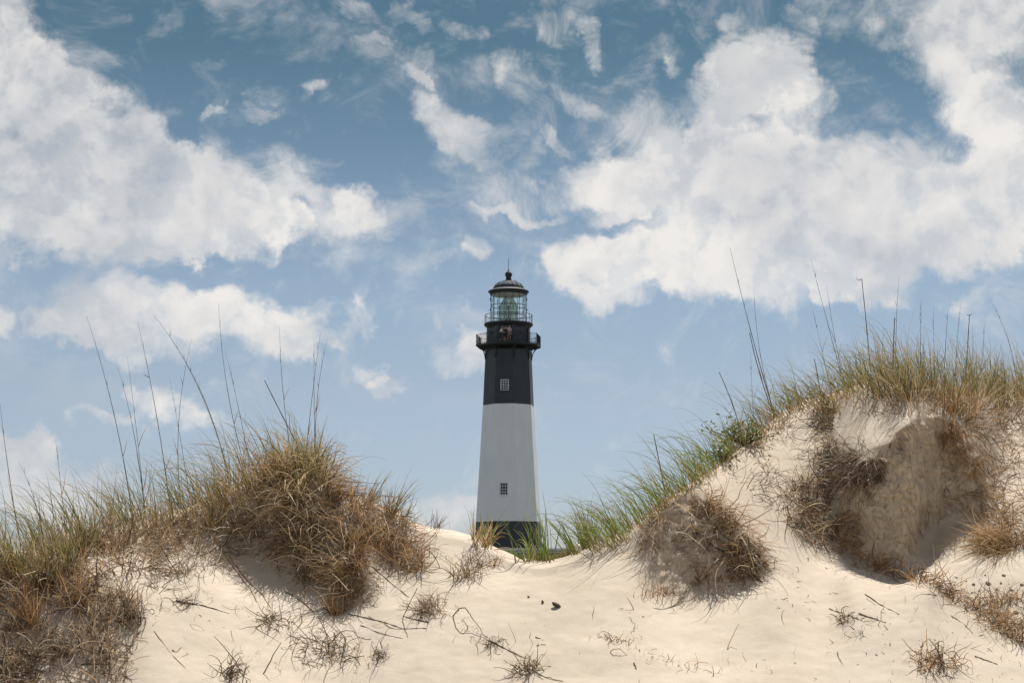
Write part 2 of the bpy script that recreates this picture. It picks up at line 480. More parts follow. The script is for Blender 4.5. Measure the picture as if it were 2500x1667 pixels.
def fbm(x, y, z=0.0, oct=4, seed=0, gain=.5):
    s, a, fq = 0, 1.0, 1.0
    for o in range(oct):
        s = s + a * vnoise(np.asarray(x) * fq, np.asarray(y) * fq, np.asarray(z) * fq, seed + o * 17)
        a *= gain; fq *= 2.03
    return s


def in_poly(px, py, poly):
    px, py = np.asarray(px, float), np.asarray(py, float)
    r = np.zeros(np.broadcast(px, py).shape, bool)
    n = len(poly)
    for i in range(n):
        x1, y1 = poly[i]; x2, y2 = poly[(i + 1) % n]
        if y1 == y2: continue
        c = ((y1 > py) != (y2 > py)) & (px < (x2 - x1) * (py - y1) / (y2 - y1) + x1)
        r ^= c
    return r


def blur(a, sy, sx):
    for ax, s in ((0, sy), (1, sx)):
        if s <= 0: continue
        n = int(3 * s) + 1
        k = np.exp(-.5 * (np.arange(-n, n + 1) / s) ** 2); k /= k.sum()
        pad = [(0, 0), (0, 0)]; pad[ax] = (n, n)
        b = np.pad(a, pad, mode='edge')
        a = sum(k[i] * np.take(b, np.arange(i, i + a.shape[ax]), axis=ax) for i in range(2 * n + 1))
    return a


# ------------------------------------------------------------------ dune terrain
CREST = [(-6000, 1440), (-2500, 1420), (-1200, 1380), (-600, 1330), (-250, 1350), (0, 1338), (90, 1345), (150, 1325), (210, 1298), (300, 1284), (400, 1256), (470, 1234),
         (560, 1192), (610, 1168), (680, 1148), (750, 1132), (782, 1140), (808, 1178), (830, 1202), (870, 1210), (960, 1243), (1000, 1275),
         (1030, 1285), (1104, 1292), (1164, 1312), (1208, 1335), (1268, 1360), (1327, 1371), (1387, 1357), (1446, 1330), (1491, 1311),
         (1537, 1293), (1586, 1255), (1672, 1190), (1744, 1140), (1800, 1088), (1850, 1050), (1900, 1012), (1960, 980), (2050, 953),
         (2149, 925), (2261, 950), (2366, 957), (2471, 952), (2600, 965), (2900, 1010), (3300, 1120), (4200, 1300), (6000, 1400), (8500, 1440)]
cx = np.concatenate([np.linspace(-6000, -560, 40), np.arange(-540, -100, 12), np.arange(-100, 2000, 5), np.arange(2000, 2450, 3), np.arange(2450, 2601, 5), np.arange(2612, 3000, 12), np.linspace(3020, 8500, 45)])
crest = np.interp(cx, [c[0] for c in CREST], [c[1] for c in CREST])
mid = (cx > -300) & (cx < 2800)
cs = crest.copy()
fine_x = np.arange(-300, 2801, 5.0)
cf = np.interp(fine_x, [c[0] for c in CREST], [c[1] for c in CREST])
cf = blur(cf[None, :], 0, 2.2)[0] + 5 * fbm(fine_x / 60, 0 * fine_x, seed=3) * np.clip(np.abs(fine_x - 1300) / 250, .15, 1)
crest[mid] = np.interp(cx[mid], fine_x, cf)
CREST_X, CREST_Y = cx, crest

BOT = 1790.0
NV = 300
SCARP = [(2036, 1312), (2050, 1206), (2078, 1150), (2130, 1118), (2176, 1076), (2206, 1034), (2247, 1012), (2290, 1022), (2330, 1030), (2362, 1072), (2396, 1108), (2408, 1180), (2400, 1264), (2330, 1258), (2265, 1290), (2222, 1385), (2130, 1362)]
HUMMOCK = [(545, 1300), (560, 1205), (640, 1150), (740, 1118), (790, 1150), (825, 1240), (870, 1370), (905, 1462), (820, 1446), (740, 1408), (650, 1345), (590, 1318)]
CLUMP = [(1575, 1345), (1600, 1268), (1680, 1203), (1755, 1232), (1835, 1305), (1872, 1398), (1800, 1436), (1650, 1440), (1590, 1400)]
BANK = [(-400, 1370), (60, 1400), (200, 1420), (330, 1455), (345, 1540), (300, 1690), (-400, 1700)]
FLANK = [(850, 1250), (960, 1265), (1035, 1330), (1030, 1400), (960, 1390), (890, 1330)]
ROOTS = [(1960, 1180), (2010, 1080), (2075, 1090), (2040, 1310), (1960, 1290)]
HS = 4.0
gx = np.arange(-500, 3001, HS); gy = np.arange(880, 1800, HS)
GX, GY = np.meshgrid(gx, gy)
S = np.full(GX.shape, .50)
S += .10 * fbm(GX / 260, GY / 160, seed=11)
def add(poly, val, b, rag=0.0, rag_low=1.0):
    global S
    b *= 6.0 / HS
    rag = rag * np.clip((1220 - GY) / 120, rag_low, 1)
    m = blur(in_poly(GX + rag * fbm(GX / 38, GY / 38, seed=61, oct=4, gain=.6), GY + rag * fbm(GX / 38, GY / 38, seed=66, oct=4, gain=.6), poly).astype(float), b, b)
    S = S * (1 - m) + val * m
    return m
add(BANK, 1.0, 4); add(FLANK, .9, 3); add(ROOTS, 1.5, 3)
APRON = [(2030, 1325), (2130, 1368), (2215, 1392), (2250, 1330), (2290, 1380), (2270, 1440), (2180, 1455), (2060, 1430), (2000, 1370)]
add(APRON, .16, 3.5, 50)
mh = add(HUMMOCK, 2.3, 3); mc = add(CLUMP, 2.2, 2.5, 30)
S_BASE = S.copy()
ms_ = add(SCARP, 5.0, .8, 34, .12)
# smooth blown sand below the gap is flatter, the toe rises
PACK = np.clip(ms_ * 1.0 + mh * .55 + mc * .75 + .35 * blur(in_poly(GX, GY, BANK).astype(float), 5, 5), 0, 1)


def gsample(A, px, py):
    fx = np.clip((px - gx[0]) / HS, 0, len(gx) - 1.001); fy = np.clip((py - gy[0]) / HS, 0, len(gy) - 1.001)
    i, j = fx.astype(int), fy.astype(int); u, v = fx - i, fy - j
    return A[j, i] * (1 - u) * (1 - v) + A[j, i + 1] * u * (1 - v) + A[j + 1, i] * (1 - u) * v + A[j + 1, i + 1] * u * v


vv = np.linspace(0, 1, NV)
PY = BOT + vv[:, None] * (crest[None, :] - BOT)          # rows from the toe up to the crest
PX = np.broadcast_to(cx[None, :], PY.shape)
A_, E_ = ray(PX, PY)
EG = ray(GX, GY)[1]
dE = np.gradient(EG, gy, axis=0)


def growth(sl):
    """relative growth of distance per picture row for a slope field"""
    return dE / (np.maximum(sl, EG + .12) - EG)


def relax(g, lam):
    """distance field that follows the slopes but eases sideways, so that knolls die out above themselves"""
    n, m = g.shape
    h = gy[1] - gy[0]
    ext = np.concatenate([g, g[:, ::-1]], 1)
    gh = np.fft.rfft(ext, axis=1)
    k = 2 * pi * np.fft.rfftfreq(ext.shape[1], d=h)
    A2 = lam * k ** 2
    # rows run downward; the bottom row is fixed, the top row is free
    u = np.zeros_like(gh)
    lo = np.full(n, 1 / h ** 2); up = np.full(n, 1 / h ** 2)
    di = -2 / h ** 2 - A2[None, :] * np.ones((n, 1))
    rhs = np.gradient(gh, h, axis=0)
    di[0] = -1 / h ** 2 - A2; rhs[0] = gh[0] / h
    di[-1] = 1; lo[-1] = 0; rhs[-1] = 0
    c = np.zeros_like(gh); d = np.zeros_like(gh)
    c[0] = up[0] / di[0]; d[0] = rhs[0] / di[0]
    for i in range(1, n):
        den = di[i] - lo[i] * c[i - 1]
        c[i] = (up[i] if i < n - 1 else 0) / den
        d[i] = (rhs[i] - lo[i] * d[i - 1]) / den
    u[-1] = d[-1]
    for i in range(n - 2, -1, -1):
        u[i] = d[i] - c[i] * u[i + 1]
    return np.fft.irfft(u, n=ext.shape[1], axis=1)[:, :m]


gb = growth(S_BASE); gf = growth(S)
U1 = relax(gb, .05)
# the fresh cliff keeps its sharp sides
dg = (gf - gb)
U2 = np.zeros_like(dg); U2[:-1] = -np.cumsum((dg[:-1] + dg[1:])[::-1] * .5 * HS, axis=0)[::-1]
U2 = blur(U2, 1.0, 5.5)
LOGY = np.log(11.0) + U1 + U2
Yd = np.exp(gsample(LOGY, PX, np.clip(PY, gy[0], gy[-1])))
below = PY > gy[-1]
dpx = PY - crest[None, :]
# rounding over at the crest: the last rows run out to a flat top
ov = np.clip(1 - dpx / 16.0, 0, 1)
Yd = Yd * (1 + .030 * ov ** 2.2)
pk = gsample(PACK, PX, PY)
FX = A_ * Yd; FY = Yd.copy(); FZ = EYE + E_ * Yd
# eroded faces: vertical runnels, lumps
led = fbm(FX * 1.5, FZ * 9, seed=23, oct=3)
FY += pk * (.13 * fbm(FX * 3.2, FZ * 2.2, seed=21, oct=5, gain=.58) + .05 * fbm(FX * 14, FZ * 9, seed=22, oct=3, gain=.6) + .07 * np.abs(led))
FZ += (1 - pk) * (.075 * fbm(FX * .8, FY * .9, seed=31, oct=3, gain=.4) + .010 * fbm(FX * 4, FY * 5, seed=41, oct=3)) * np.clip(dpx / 30, 0, 1)
# foreground down to the beach, columns parallel
fr_t = np.array([-16, -6, 0, 3, 5, 6, 6.8, 7.5, 8, 8.5, 9, 9.4, 9.7, 10, 10.3, 10.6, 10.8])
x0, z0 = FX[0], FZ[0]
rowsX, rowsY, rowsZ = [], [], []
for t in fr_t:
    k = np.clip((t - 7.0) / 4.0, 0, 1); k = k * k * (3 - 2 * k) * .4 + k * k * .6
    rowsX.append(x0); rowsY.append(np.full_like(x0, t)); rowsZ.append(z0 * k)
# lee side behind the crest
back_t = np.concatenate([[.04, .09, .15, .22, .3, .4, .5, .65, .8, 1, 1.25, 1.5, 1.8, 2.2, 2.7, 3.3, 4, 5, 6.5, 8.5, 11, 15, 20, 28, 40]])
a_c = A_[-1]; zc = FZ[-1]; yc = FY[-1]; ec = E_[-1]
BX, BY, BZ = [], [], []
for t in back_t:
    wdt = 2.6
    z = .25 + (zc - .25) / (1 + (t / wdt) ** 2) + (.04 * t * np.exp(-t * 1.2)) + .05 * fbm((a_c * (yc + t)) * 1.2, (yc + t) * 1.2, seed=51) * min(1, t)
    lim = EYE + (ec - .004) * (yc + t)
    BX.append(a_c * (yc + t)); BY.append(yc + t); BZ.append(np.minimum(z, lim))
TX = np.vstack([rowsX, FX, BX]); TY = np.vstack([rowsY, FY, BY]); TZ = np.vstack([rowsZ, FZ, BZ])
R0 = len(fr_t)
TP = np.vstack([np.zeros((R0, len(cx))), pk, np.zeros((len(back_t), len(cx)))])
nr, nc = TX.shape
verts = np.stack([TX, TY, TZ], -1).reshape(-1, 3)
ii = (np.arange(nr - 1)[:, None] * nc + np.arange(nc - 1)[None, :]).ravel()
quads = np.stack([ii, ii + 1, ii + nc + 1, ii + nc], 1)
me = mesh_np('sand_dunes', verts, quads, smooth=True)
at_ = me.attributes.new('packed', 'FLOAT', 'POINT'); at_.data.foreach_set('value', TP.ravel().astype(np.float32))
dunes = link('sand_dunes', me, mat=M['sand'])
tag(dunes, 'pale wind-blown sand dunes with a low gap between two ridges', 'dune', kind='structure')

g = 9000.0
bm = bmesh.new()
for xs, ys in (((-g, g), (-g, g)),):
    vs = [bm.verts.new((xs[i], ys[j], -.03)) for i, j in ((0, 0), (1, 0), (1, 1), (0, 1))]
    bm.faces.new(vs)
me = bpy.data.meshes.new('ground'); bm.to_mesh(me); bm.free()
tag(link('ground', me, mat=M['scrub']), 'flat green scrubby ground reaching the horizon behind the dunes', 'ground', kind='structure')

# point / normal on the front of the dunes for a measured picture place
P3 = np.stack([FX, FY, FZ], -1)
dU = np.gradient(P3, axis=1); dV = np.gradient(P3, axis=0)
NRM = np.cross(dU, dV); NRM /= np.linalg.norm(NRM, axis=-1, keepdims=True) + 1e-9
for _ in range(1):
    NRM = np.stack([blur(NRM[..., k], 3, 2) for k in range(3)], -1)
NRM /= np.linalg.norm(NRM, axis=-1, keepdims=True) + 1e-9


def crest_y(px): return np.interp(px, CREST_X, CREST_Y)


def G(px, py):
    px = np.atleast_1d(np.asarray(px, float)); py = np.atleast_1d(np.asarray(py, float))
    px, py = np.broadcast_arrays(px, py)
    cyy = crest_y(px)
    v = np.clip((py - BOT) / (cyy - BOT), 0, 1) * (NV - 1.001)
    c = np.interp(px, cx, np.arange(len(cx)))
    c = np.clip(c, 0, len(cx) - 1.001)
    i, j = v.astype(int), c.astype(int); a, b = (v - i)[:, None], (c - j)[:, None]
    def s(T): return T[i, j] * (1 - a) * (1 - b) + T[i + 1, j] * a * (1 - b) + T[i, j + 1] * (1 - a) * b + T[i + 1, j + 1] * a * b
    p, n = s(P3), s(NRM)
    # above the crest: on the lee side, the further the higher the picture place
    over = np.maximum(cyy - py, 0)
    t = over / 40.0 * .6
    m = over > .5
    if m.any():
        z = .25 + (p[m, 2] - .25) / (1 + (t[m] / 2.6) ** 2)
        p[m] = np.stack([p[m, 0] * (p[m, 1] + t[m]) / p[m, 1], p[m, 1] + t[m], z - .02], -1)
        n[m] = (0, .2, .98)
    return p, n / np.linalg.norm(n, axis=1, keepdims=True)


def rand_in(poly, n):
    xs = [p[0] for p in poly]; ys = [p[1] for p in poly]
    out = np.empty((0, 2))
    while len(out) < n:
        q = np.stack([rng.uniform(min(xs), max(xs), n * 3), rng.uniform(min(ys), max(ys), n * 3)], 1)
        out = np.vstack([out, q[in_poly(q[:, 0], q[:, 1], poly)]])
    return out[:n]


# ------------------------------------------------------------------ fibres
B_KEEP, B_LONG, B_DROOP = .40, .95, 1.6
M_KEEP, M_WIDE = .62, 1.15


class Fib:
    """collects ribbons (blades, straws, roots) for one mesh"""
    def __init__(s): s.v, s.q, s.uv, s.m, s.mats, s.n = [], [], [], [], [], 0

    def ribbon(s, pts, w, mat, taper=.85, base_taper=0.0):
        pts = np.asarray(pts, float)
        n, k, _ = pts.shape
        d = np.gradient(pts, axis=1)
        d /= np.linalg.norm(d, axis=-1, keepdims=True) + 1e-9
        r = rng.normal(size=(n, 1, 3)) + np.array([0, -1.2, 0])
        side = np.cross(d, np.broadcast_to(r, d.shape)); side /= np.linalg.norm(side, axis=-1, keepdims=True) + 1e-9
        t = np.linspace(0, 1, k)
        prof = (1 - taper * t ** 1.6)
        w = np.broadcast_to(np.asarray(w, float), (n,))
        hw = .5 * w[:, None, None] * prof[None, :, None]
        v = np.stack([pts - side * hw, pts + side * hw], 2)         # n,k,2,3
        uvv = np.zeros((n, k, 2, 2)); uvv[..., 1] = t[None, :, None]; uvv[:, :, 1, 0] = 1
        base = (np.arange(n)[:, None] * k + np.arange(k - 1)[None, :]).ravel() * 2
        q = np.stack([base, base + 1, base + 3, base + 2], 1) + s.n
        s.v.append(v.reshape(-1, 3)); s.uv.append(uvv.reshape(-1, 2)); s.q.append(q); s.n += n * k * 2
        if mat not in s.mats: s.mats.append(mat)
        s.m.append(np.full(len(q), s.mats.index(mat)))

    def tube(s, pts, rad, mat, sides=5):
        pts = np.asarray(pts, float); k = len(pts)
        rad = np.broadcast_to(np.asarray(rad, float), (k,))
        d = np.gradient(pts, axis=0); d /= np.linalg.norm(d, axis=1, keepdims=True) + 1e-9
        up = np.array([.3, 1, .2]) if abs(d[0][1]) < .8 else np.array([1., 0, .2])
        a = np.cross(d, up); a /= np.linalg.norm(a, axis=1, keepdims=True); b = np.cross(d, a)
        th = np.arange(sides) / sides * 2 * pi
        v = pts[:, None] + rad[:, None, None] * (a[:, None] * np.cos(th)[None, :, None] + b[:, None] * np.sin(th)[None, :, None])
        q = []
        for i in range(k - 1):
            for j in range(sides):
                q.append((i * sides + j, i * sides + (j + 1) % sides, (i + 1) * sides + (j + 1) % sides, (i + 1) * sides + j))
        q = np.array(q) + s.n
        uvv = np.zeros((k, sides, 2)); uvv[..., 1] = np.linspace(0, 1, k)[:, None]
        s.v.append(v.reshape(-1, 3)); s.uv.append(uvv.reshape(-1, 2)); s.q.append(q); s.n += k * sides
        if mat not in s.mats: s.mats.append(mat)
        s.m.append(np.full(len(q), s.mats.index(mat)))

    def build(s, name, parent=None, origin=None):
        v = np.vstack(s.v)
        o0 = np.zeros(3) if origin is None else np.asarray(origin, float)
        me = mesh_np(name, v - o0, np.vstack(s.q), np.vstack(s.uv), np.concatenate(s.m))
        for m in s.mats: me.materials.append(M[m])
        return link(name, me, parent, loc=tuple(o0))


def grow(p0, d0, length, seg=6, droop=0.0, wander=0.0, curl=0.0, wind=(0, 0, 0)):
    n = len(p0)
    length = np.broadcast_to(np.asarray(length, float), (n,))
    d = d0 / (np.linalg.norm(d0, axis=1, keepdims=True) + 1e-9)
    droop = np.broadcast_to(np.asarray(droop, float), (n,))
    curl = np.broadcast_to(np.asarray(curl, float), (n,))
    ax = rng.normal(size=(n, 3)); ax /= np.linalg.norm(ax, axis=1, keepdims=True)
    pts = np.empty((n, seg + 1, 3)); pts[:, 0] = p0
    wv = np.asarray(wind, float)
    for k in range(seg):
        pts[:, k + 1] = pts[:, k] + d * (length / seg)[:, None]
        f = (k + 1) / seg
        d = d + np.array([0, 0, -1.0]) * (droop * f * 6 / seg)[:, None] + wv * f * (6 / seg) + rng.normal(size=(n, 3)) * wander + np.cross(ax, d) * curl[:, None]
        d /= np.linalg.norm(d, axis=1, keepdims=True) + 1e-9
    return pts


def U(a, b, n): return rng.uniform(a, b, n)


def blades(f, xy, mat, lmin, lmax, w=.006, lean=(-.35, 0, 1), spread=.35, droop=.10, wind=(-.04, 0, 0), wander=.03, seg=7, normal=0.2, sink=.02, depth=0.0):
    """upright grass blades standing at picture places"""
    xy = xy[rng.random(len(xy)) < B_KEEP]
    p, n = G(xy[:, 0], xy[:, 1])
    if depth: p[:, 1] += rng.uniform(-depth, depth, len(p))
    d = np.asarray(lean, float) + n * normal + rng.normal(size=p.shape) * spread
    d[:, 2] = np.abs(d[:, 2]) + .1
    p = p - n * sink
    L = B_LONG * (lmin + (lmax - lmin) * rng.beta(1.6, 2, len(p)))
    pts = grow(p, d, L, seg, B_DROOP * droop * rng.uniform(.1, 2.2, len(p)), wander, 0, wind)
    f.ribbon(pts, w * U(.6, 1.35, len(p)), mat)


def mat_fibres(f, xy, mat, lmin, lmax, w=.005, bias=(0, 0, 0), out=.5, spread=1.0, droop=.1, curl=.25, wander=.12, seg=7, lift=.0, patchy=True):
    """tangled fibres lying on / hanging from the sand"""
    if seg > 5:
        pat = np.clip(.62 + 1.4 * fbm(xy[:, 0] / 42, xy[:, 1] / 34, seed=71, oct=3), 0.10, 1) if patchy else .9
        xy = xy[rng.random(len(xy)) < M_KEEP * 1.35 * pat]
        if len(xy) == 0: return
    p, n = G(xy[:, 0], xy[:, 1])
    p = p + n * (lift * rng.uniform(0, 1, (len(p), 1)) - .006)
    comb = np.stack([fbm(p[:, 0] * 5, p[:, 2] * 5, p[:, 1] * 2, oct=2, seed=81 + 7 * k) for k in range(3)], 1) * (2.2 if seg > 5 else 0)
    d = rng.normal(size=p.shape) * spread * .75 + comb + n * out * .75 + np.asarray(bias, float)
    L = U(lmin, lmax, len(p)) * (1 + .5 * (rng.random(len(p)) < .12))
    pts = grow(p, d, L, seg, droop * U(.3, 1.7, len(p)), wander, curl * rng.normal(size=len(p)), (0, 0, 0))
    # fibres that dip into the face are laid back onto it
    k = pts.shape[1]
    rel = ((pts - p[:, None]) * n[:, None]).sum(-1)
    lo = -.004
    pts = pts + n[:, None] * np.where(rel < lo, (lo - rel) * .9, 0)[..., None]
    f.ribbon(pts, w * M_WIDE * U(.45, 1.5, len(p)), mat, taper=.6)


def along(path, n, jx=0.0, jy=0.0):
    """n places near a polyline of picture points"""
    path = np.asarray(path, float)
    seg = np.hypot(*np.diff(path, axis=0).T); s = np.concatenate([[0], np.cumsum(seg)])
    t = rng.uniform(0, s[-1], n)
    return np.stack([np.interp(t, s, path[:, 0]) + rng.normal(0, 1, n) * jx, np.interp(t, s, path[:, 1]) + rng.normal(0, 1, n) * jy], 1)


def crest_places(x0, x1, n, up=12, down=60, clump=0):
    if clump:
        c = rng.uniform(x0, x1, clump); x = c[rng.integers(0, clump, n)] + rng.normal(0, 7, n)
        yo = rng.uniform(-up, down, clump)
        k = rng.integers(0, clump, n)
        x = c[k] + rng.normal(0, 6, n); y = crest_y(x) + yo[k] + rng.normal(0, 4, n)
    else:
        x = rng.uniform(x0, x1, n); y = crest_y(x) + rng.uniform(-up, down, n)
    return np.stack([x, y], 1)


# ================================================================== LIGHTHOUSE
LD = 181.0                                         # metres from the viewing spot
LX = float(at(1241.5, 1100, LD)[0])
MPP = (LD * cos(PITCH) + 12 * sin(PITCH)) / F      # metres per picture unit there


def zt(py, r=0.0):
    """height of a point seen at picture row py, r metres in front of the tower axis"""
    return float(EYE + ray(1241, py)[1] * (LD - r))


TURN = radians(13.1)
def octa(R, z, n=8, turn=TURN):
    # vertex angles are measured from the viewer's side towards +X
    return [(R * sin(turn + 2 * pi * k / n), -R * cos(turn + 2 * pi * k / n), z) for k in range(n)]


def loft(name, rings, mat, parent, cap=True, smooth=False):
    n = len(rings[0]); v = [p for r in rings for p in r]; f = []
    for i in range(len(rings) - 1):
        for k in range(n):
            f.append((i * n + k, i * n + (k + 1) % n, (i + 1) * n + (k + 1) % n, (i + 1) * n + k))
    if cap:
        f.append(tuple(range(n - 1, -1, -1))); f.append(tuple(range((len(rings) - 1) * n, len(rings) * n)))
    me = bpy.data.meshes.new(name); me.from_pydata(v, [], f)
    if smooth:
        me.polygons.foreach_set('use_smooth', [True] * len(me.polygons))
    me.update()
    return link(name, me, parent, mat=mat)


def lathe(name, prof, mat, parent, n=48, smooth=True, cap=True, loc=None):
    rings = [[(r * sin(2 * pi * k / n), -r * cos(2 * pi * k / n), z) for k in range(n)] for r, z in prof]
    o = loft(name, rings, mat, parent, cap, smooth)
    if smooth:
        m = o.modifiers.new('edges', 'EDGE_SPLIT'); m.split_angle = radians(38)
    if loc: o.location = loc
    return o


class Bars:
    """boxes between two points, joined into one mesh"""
    def __init__(s): s.v, s.f = [], []
    def bar(s, a, b, w, h=None):
        a, b = mathutils.Vector(a), mathutils.Vector(b); h = h or w
        d = (b - a).normalized(); up = mathutils.Vector((0, 0, 1)) if abs(d.z) < .9 else mathutils.Vector((0, 1, 0))
        x = d.cross(up).normalized() * w / 2; y = x.normalized().cross(d).normalized() * h / 2
        i = len(s.v)
        for p in (a, b):
            for sx, sy in ((-1, -1), (1, -1), (1, 1), (-1, 1)): s.v.append(p + x * sx + y * sy)
        s.f += [(i, i + 1, i + 2, i + 3), (i + 4, i + 7, i + 6, i + 5)] + [(i + k, i + 4 + k, i + 4 + (k + 1) % 4, i + (k + 1) % 4) for k in range(4)]
    def path(s, pts, w, h=None):
        for a, b in zip(pts[:-1], pts[1:]): s.bar(a, b, w, h)
    def box(s, c, size):
        c = mathutils.Vector(c); s.bar(c - mathutils.Vector((0, 0, size[2] / 2)), c + mathutils.Vector((0, 0, size[2] / 2)), size[0], size[1])
    def build(s, name, mat, parent=None, loc=None):
        me = bpy.data.meshes.new(name); me.from_pydata([tuple(p) for p in s.v], [], s.f); me.update()
        return link(name, me, parent, loc=loc, mat=mat)


LH = empty('lighthouse', (LX, LD, 0))
tag(LH, 'tall octagonal black and white banded lighthouse with glazed lantern behind the dune gap', 'lighthouse')

px = MPP
def RW(hw): return hw * px / .974
z_a, z_b, z_c = zt(1271, RW(79)), zt(984, RW(62.4)), zt(850, RW(56.6))
R_bot, R_a, R_b, R_c = RW(83.5), RW(78.9), RW(62.4), RW(56.6)
zm = (z_a + z_b) / 2
loft('black_band', [octa(R_bot + .35, -.6), octa(R_bot, zt(1360, 3)), octa(R_a, z_a)], M['black'], LH)


def wall_with_window(name, rings, mat, face, wz0, wz1, ww, depth=.30):
    """tower section whose face number `face` has a real window opening"""
    n = 8; v = [p for r in rings for p in r]; f = []
    def P(ring, k, t):
        a = mathutils.Vector(ring[k]); b = mathutils.Vector(ring[(k + 1) % n]); return a.lerp(b, t)
    zr = [r[0][2] for r in rings]
    for i in range(len(rings) - 1):
        for k in range(n):
            if k == face and zr[i] < wz0 and zr[i + 1] > wz1:
                lo, hi = rings[i], rings[i + 1]
                def Q(t, z):
                    s = (z - zr[i]) / (zr[i + 1] - zr[i]); return P(lo, k, t).lerp(P(hi, k, t), s)
                def tt(z, sgn):
                    wd = (Q(1, z) - Q(0, z)).length; return .5 + sgn * ww / 2 / wd
                c = [Q(tt(wz0, -1), wz0), Q(tt(wz0, 1), wz0), Q(tt(wz1, 1), wz1), Q(tt(wz1, -1), wz1)]
                out = (c[1] - c[0]).cross(c[3] - c[0]).normalized()
                b = len(v)
                v += [tuple(x) for x in c] + [tuple(x - out * depth) for x in c]
                A = (i * n + k, i * n + (k + 1) % n, (i + 1) * n + (k + 1) % n, (i + 1) * n + k)
                f += [(A[0], A[1], b + 1, b), (A[1], A[2], b + 2, b + 1), (A[2], A[3], b + 3, b + 2), (A[3], A[0], b, b + 3)]
                f += [(b + j, b + (j + 1) % 4, b + 4 + (j + 1) % 4, b + 4 + j) for j in range(4)] + [(b + 4, b + 5, b + 6, b + 7)]
                frame = (c, out)
            else:
                f.append((i * n + k, i * n + (k + 1) % n, (i + 1) * n + (k + 1) % n, (i + 1) * n + k))
    f.append(tuple(range(n - 1, -1, -1))); f.append(tuple(range((len(rings) - 1) * n, len(rings) * n)))
    me = bpy.data.meshes.new(name); me.from_pydata(v, [], f); me.update()
    return link(name, me, LH, mat=mat), frame


def window(frame, setback, cols=3, rows=4):
    c, out = frame
    x = (c[1] - c[0]).normalized(); y = (c[3] - c[0]).normalized()
    W_, H_ = (c[1] - c[0]).length, (c[3] - c[0]).length
    o = c[0] - out * setback
    win = Bars()
    bw = .075
    for t in np.linspace(0, 1, cols + 1):
        p = o + x * (bw / 2 + t * (W_ - bw)); win.bar(p + out * .02, p + y * H_ + out * .02, bw if t in (0, 1) else .045, .06)
    for t in np.linspace(0, 1, rows + 1):
        p = o + y * (bw / 2 + t * (H_ - bw)); win.bar(p + out * .024, p + x * W_ + out * .024, .06, bw if t in (0, 1) else .045)
    wo = win.build('window', M['sash'], LH)
    shared = None
    for i in range(cols):
        for j in range(rows):
            a = o + x * (W_ * i / cols + .02) + y * (H_ * j / rows + .02)
            if shared is None:
                q = [x * 0, x * (W_ / cols - .04), x * (W_ / cols - .04) + y * (H_ / rows - .04), y * (H_ / rows - .04)]
                shared = bpy.data.meshes.new('pane')
                vv_ = [tuple(k) for k in q] + [tuple(k - out * .02) for k in q]
                shared.from_pydata(vv_, [], [(0, 1, 2, 3), (7, 6, 5, 4), (0, 4, 5, 1), (1, 5, 6, 2), (2, 6, 7, 3), (3, 7, 4, 0)])
                shared.materials.append(M['pane'])
            link('pane', shared, wo, loc=tuple(a))
    sill = Bars(); s0 = c[0] + x * -.08 + out * .03 - y * .05; sill.bar(s0, s0 + x * (W_ + .16), .22, .09)
    return wo, sill


R_mid = (R_a * .44 + R_b * .56)
w1, fr1 = wall_with_window('white_band', [octa(R_a, z_a), octa(R_mid * 1.012, zm), octa(R_b, z_b)], M['white'], 7,
                           zt(1207, R_a), zt(1177, R_a), 19.5 * px)
wo1, sill1 = window(fr1, .22)
sill1.build('sill', M['white'], LH)
w2, fr2 = wall_with_window('black_band', [octa(R_b + .004, z_b), octa(R_c, z_c)], M['black'], 7, zt(952, R_b), zt(925, R_b), 20 * px)
wo2, sill2 = window(fr2, .04)
sill2.build('sill', M['black'], LH)

# lower gallery
zg = zt(843.5); R_g = 82.5 * px
loft('gallery_floor', [octa(R_g - .25, zg - .22), octa(R_g, zg - .16), octa(R_g, zg), octa(R_g - .02, zg + .002)], M['iron'], LH)
R_w = 55.3 * px
zd0, zd1 = zt(796, 0), zt(790.3, 0)
loft('watch_room', [octa(R_w + .06, zg), octa(R_w, zg + .3), octa(R_w - .02, zd0 + .1)], M['black'], LH)
rail = Bars()
hr = 24.0 * px
R_r = R_g - .07
ov = [mathutils.Vector(p) for p in octa(R_r, zg)]
for k in range(8):
    a, b = ov[k], ov[(k + 1) % 8]
    rail.bar(a, a + mathutils.Vector((0, 0, hr + .09)), .075)
    for hz_ in (hr, .10):
        rail.bar(a + mathutils.Vector((0, 0, hz_)), b + mathutils.Vector((0, 0, hz_)), .045, .04)
    nb = 16
    for j in range(1, nb):
        p = a.lerp(b, j / nb)
        rail.bar(p + mathutils.Vector((0, 0, .02)), p + mathutils.Vector((0, 0, hr)), .045 if j in (5, 11) else .024)
        if j in (5, 11): rail.bar(p + mathutils.Vector((0, 0, hr)), p + mathutils.Vector((0, 0, hr + .09)), .05)
rail.build('railing', M['iron'], LH)
for k in range(8):
    b = Bars()
    d = mathutils.Vector((sin(TURN + 2 * pi * k / 8), -cos(TURN + 2 * pi * k / 8), 0))
    tz = mathutils.Vector((0, 0, 1))
    side = d.cross(tz)
    zb = zt(879)
    for off, r1 in ((-.10, .93), (.10, .93)):
        pts = []
        for t in np.linspace(0, 1, 9):
            ang = t * pi / 2
            r = R_c + .03 + (R_g * r1 - R_c) * (1 - cos(ang)); z = zb + (zg - .2 - zb) * sin(ang)
            pts.append(d * r + tz * z + side * off)
        b.path(pts, .06, .09)
    b.bar(d * (R_c + .03) + tz * zb, d * (R_c - .0) + tz * (zg - .2), .08)
    b.bar(d * (R_c - .05) + tz * (zg - .25), d * (R_g * .95) + tz * (zg - .22), .08)
    b.build('bracket', M['iron'], LH)
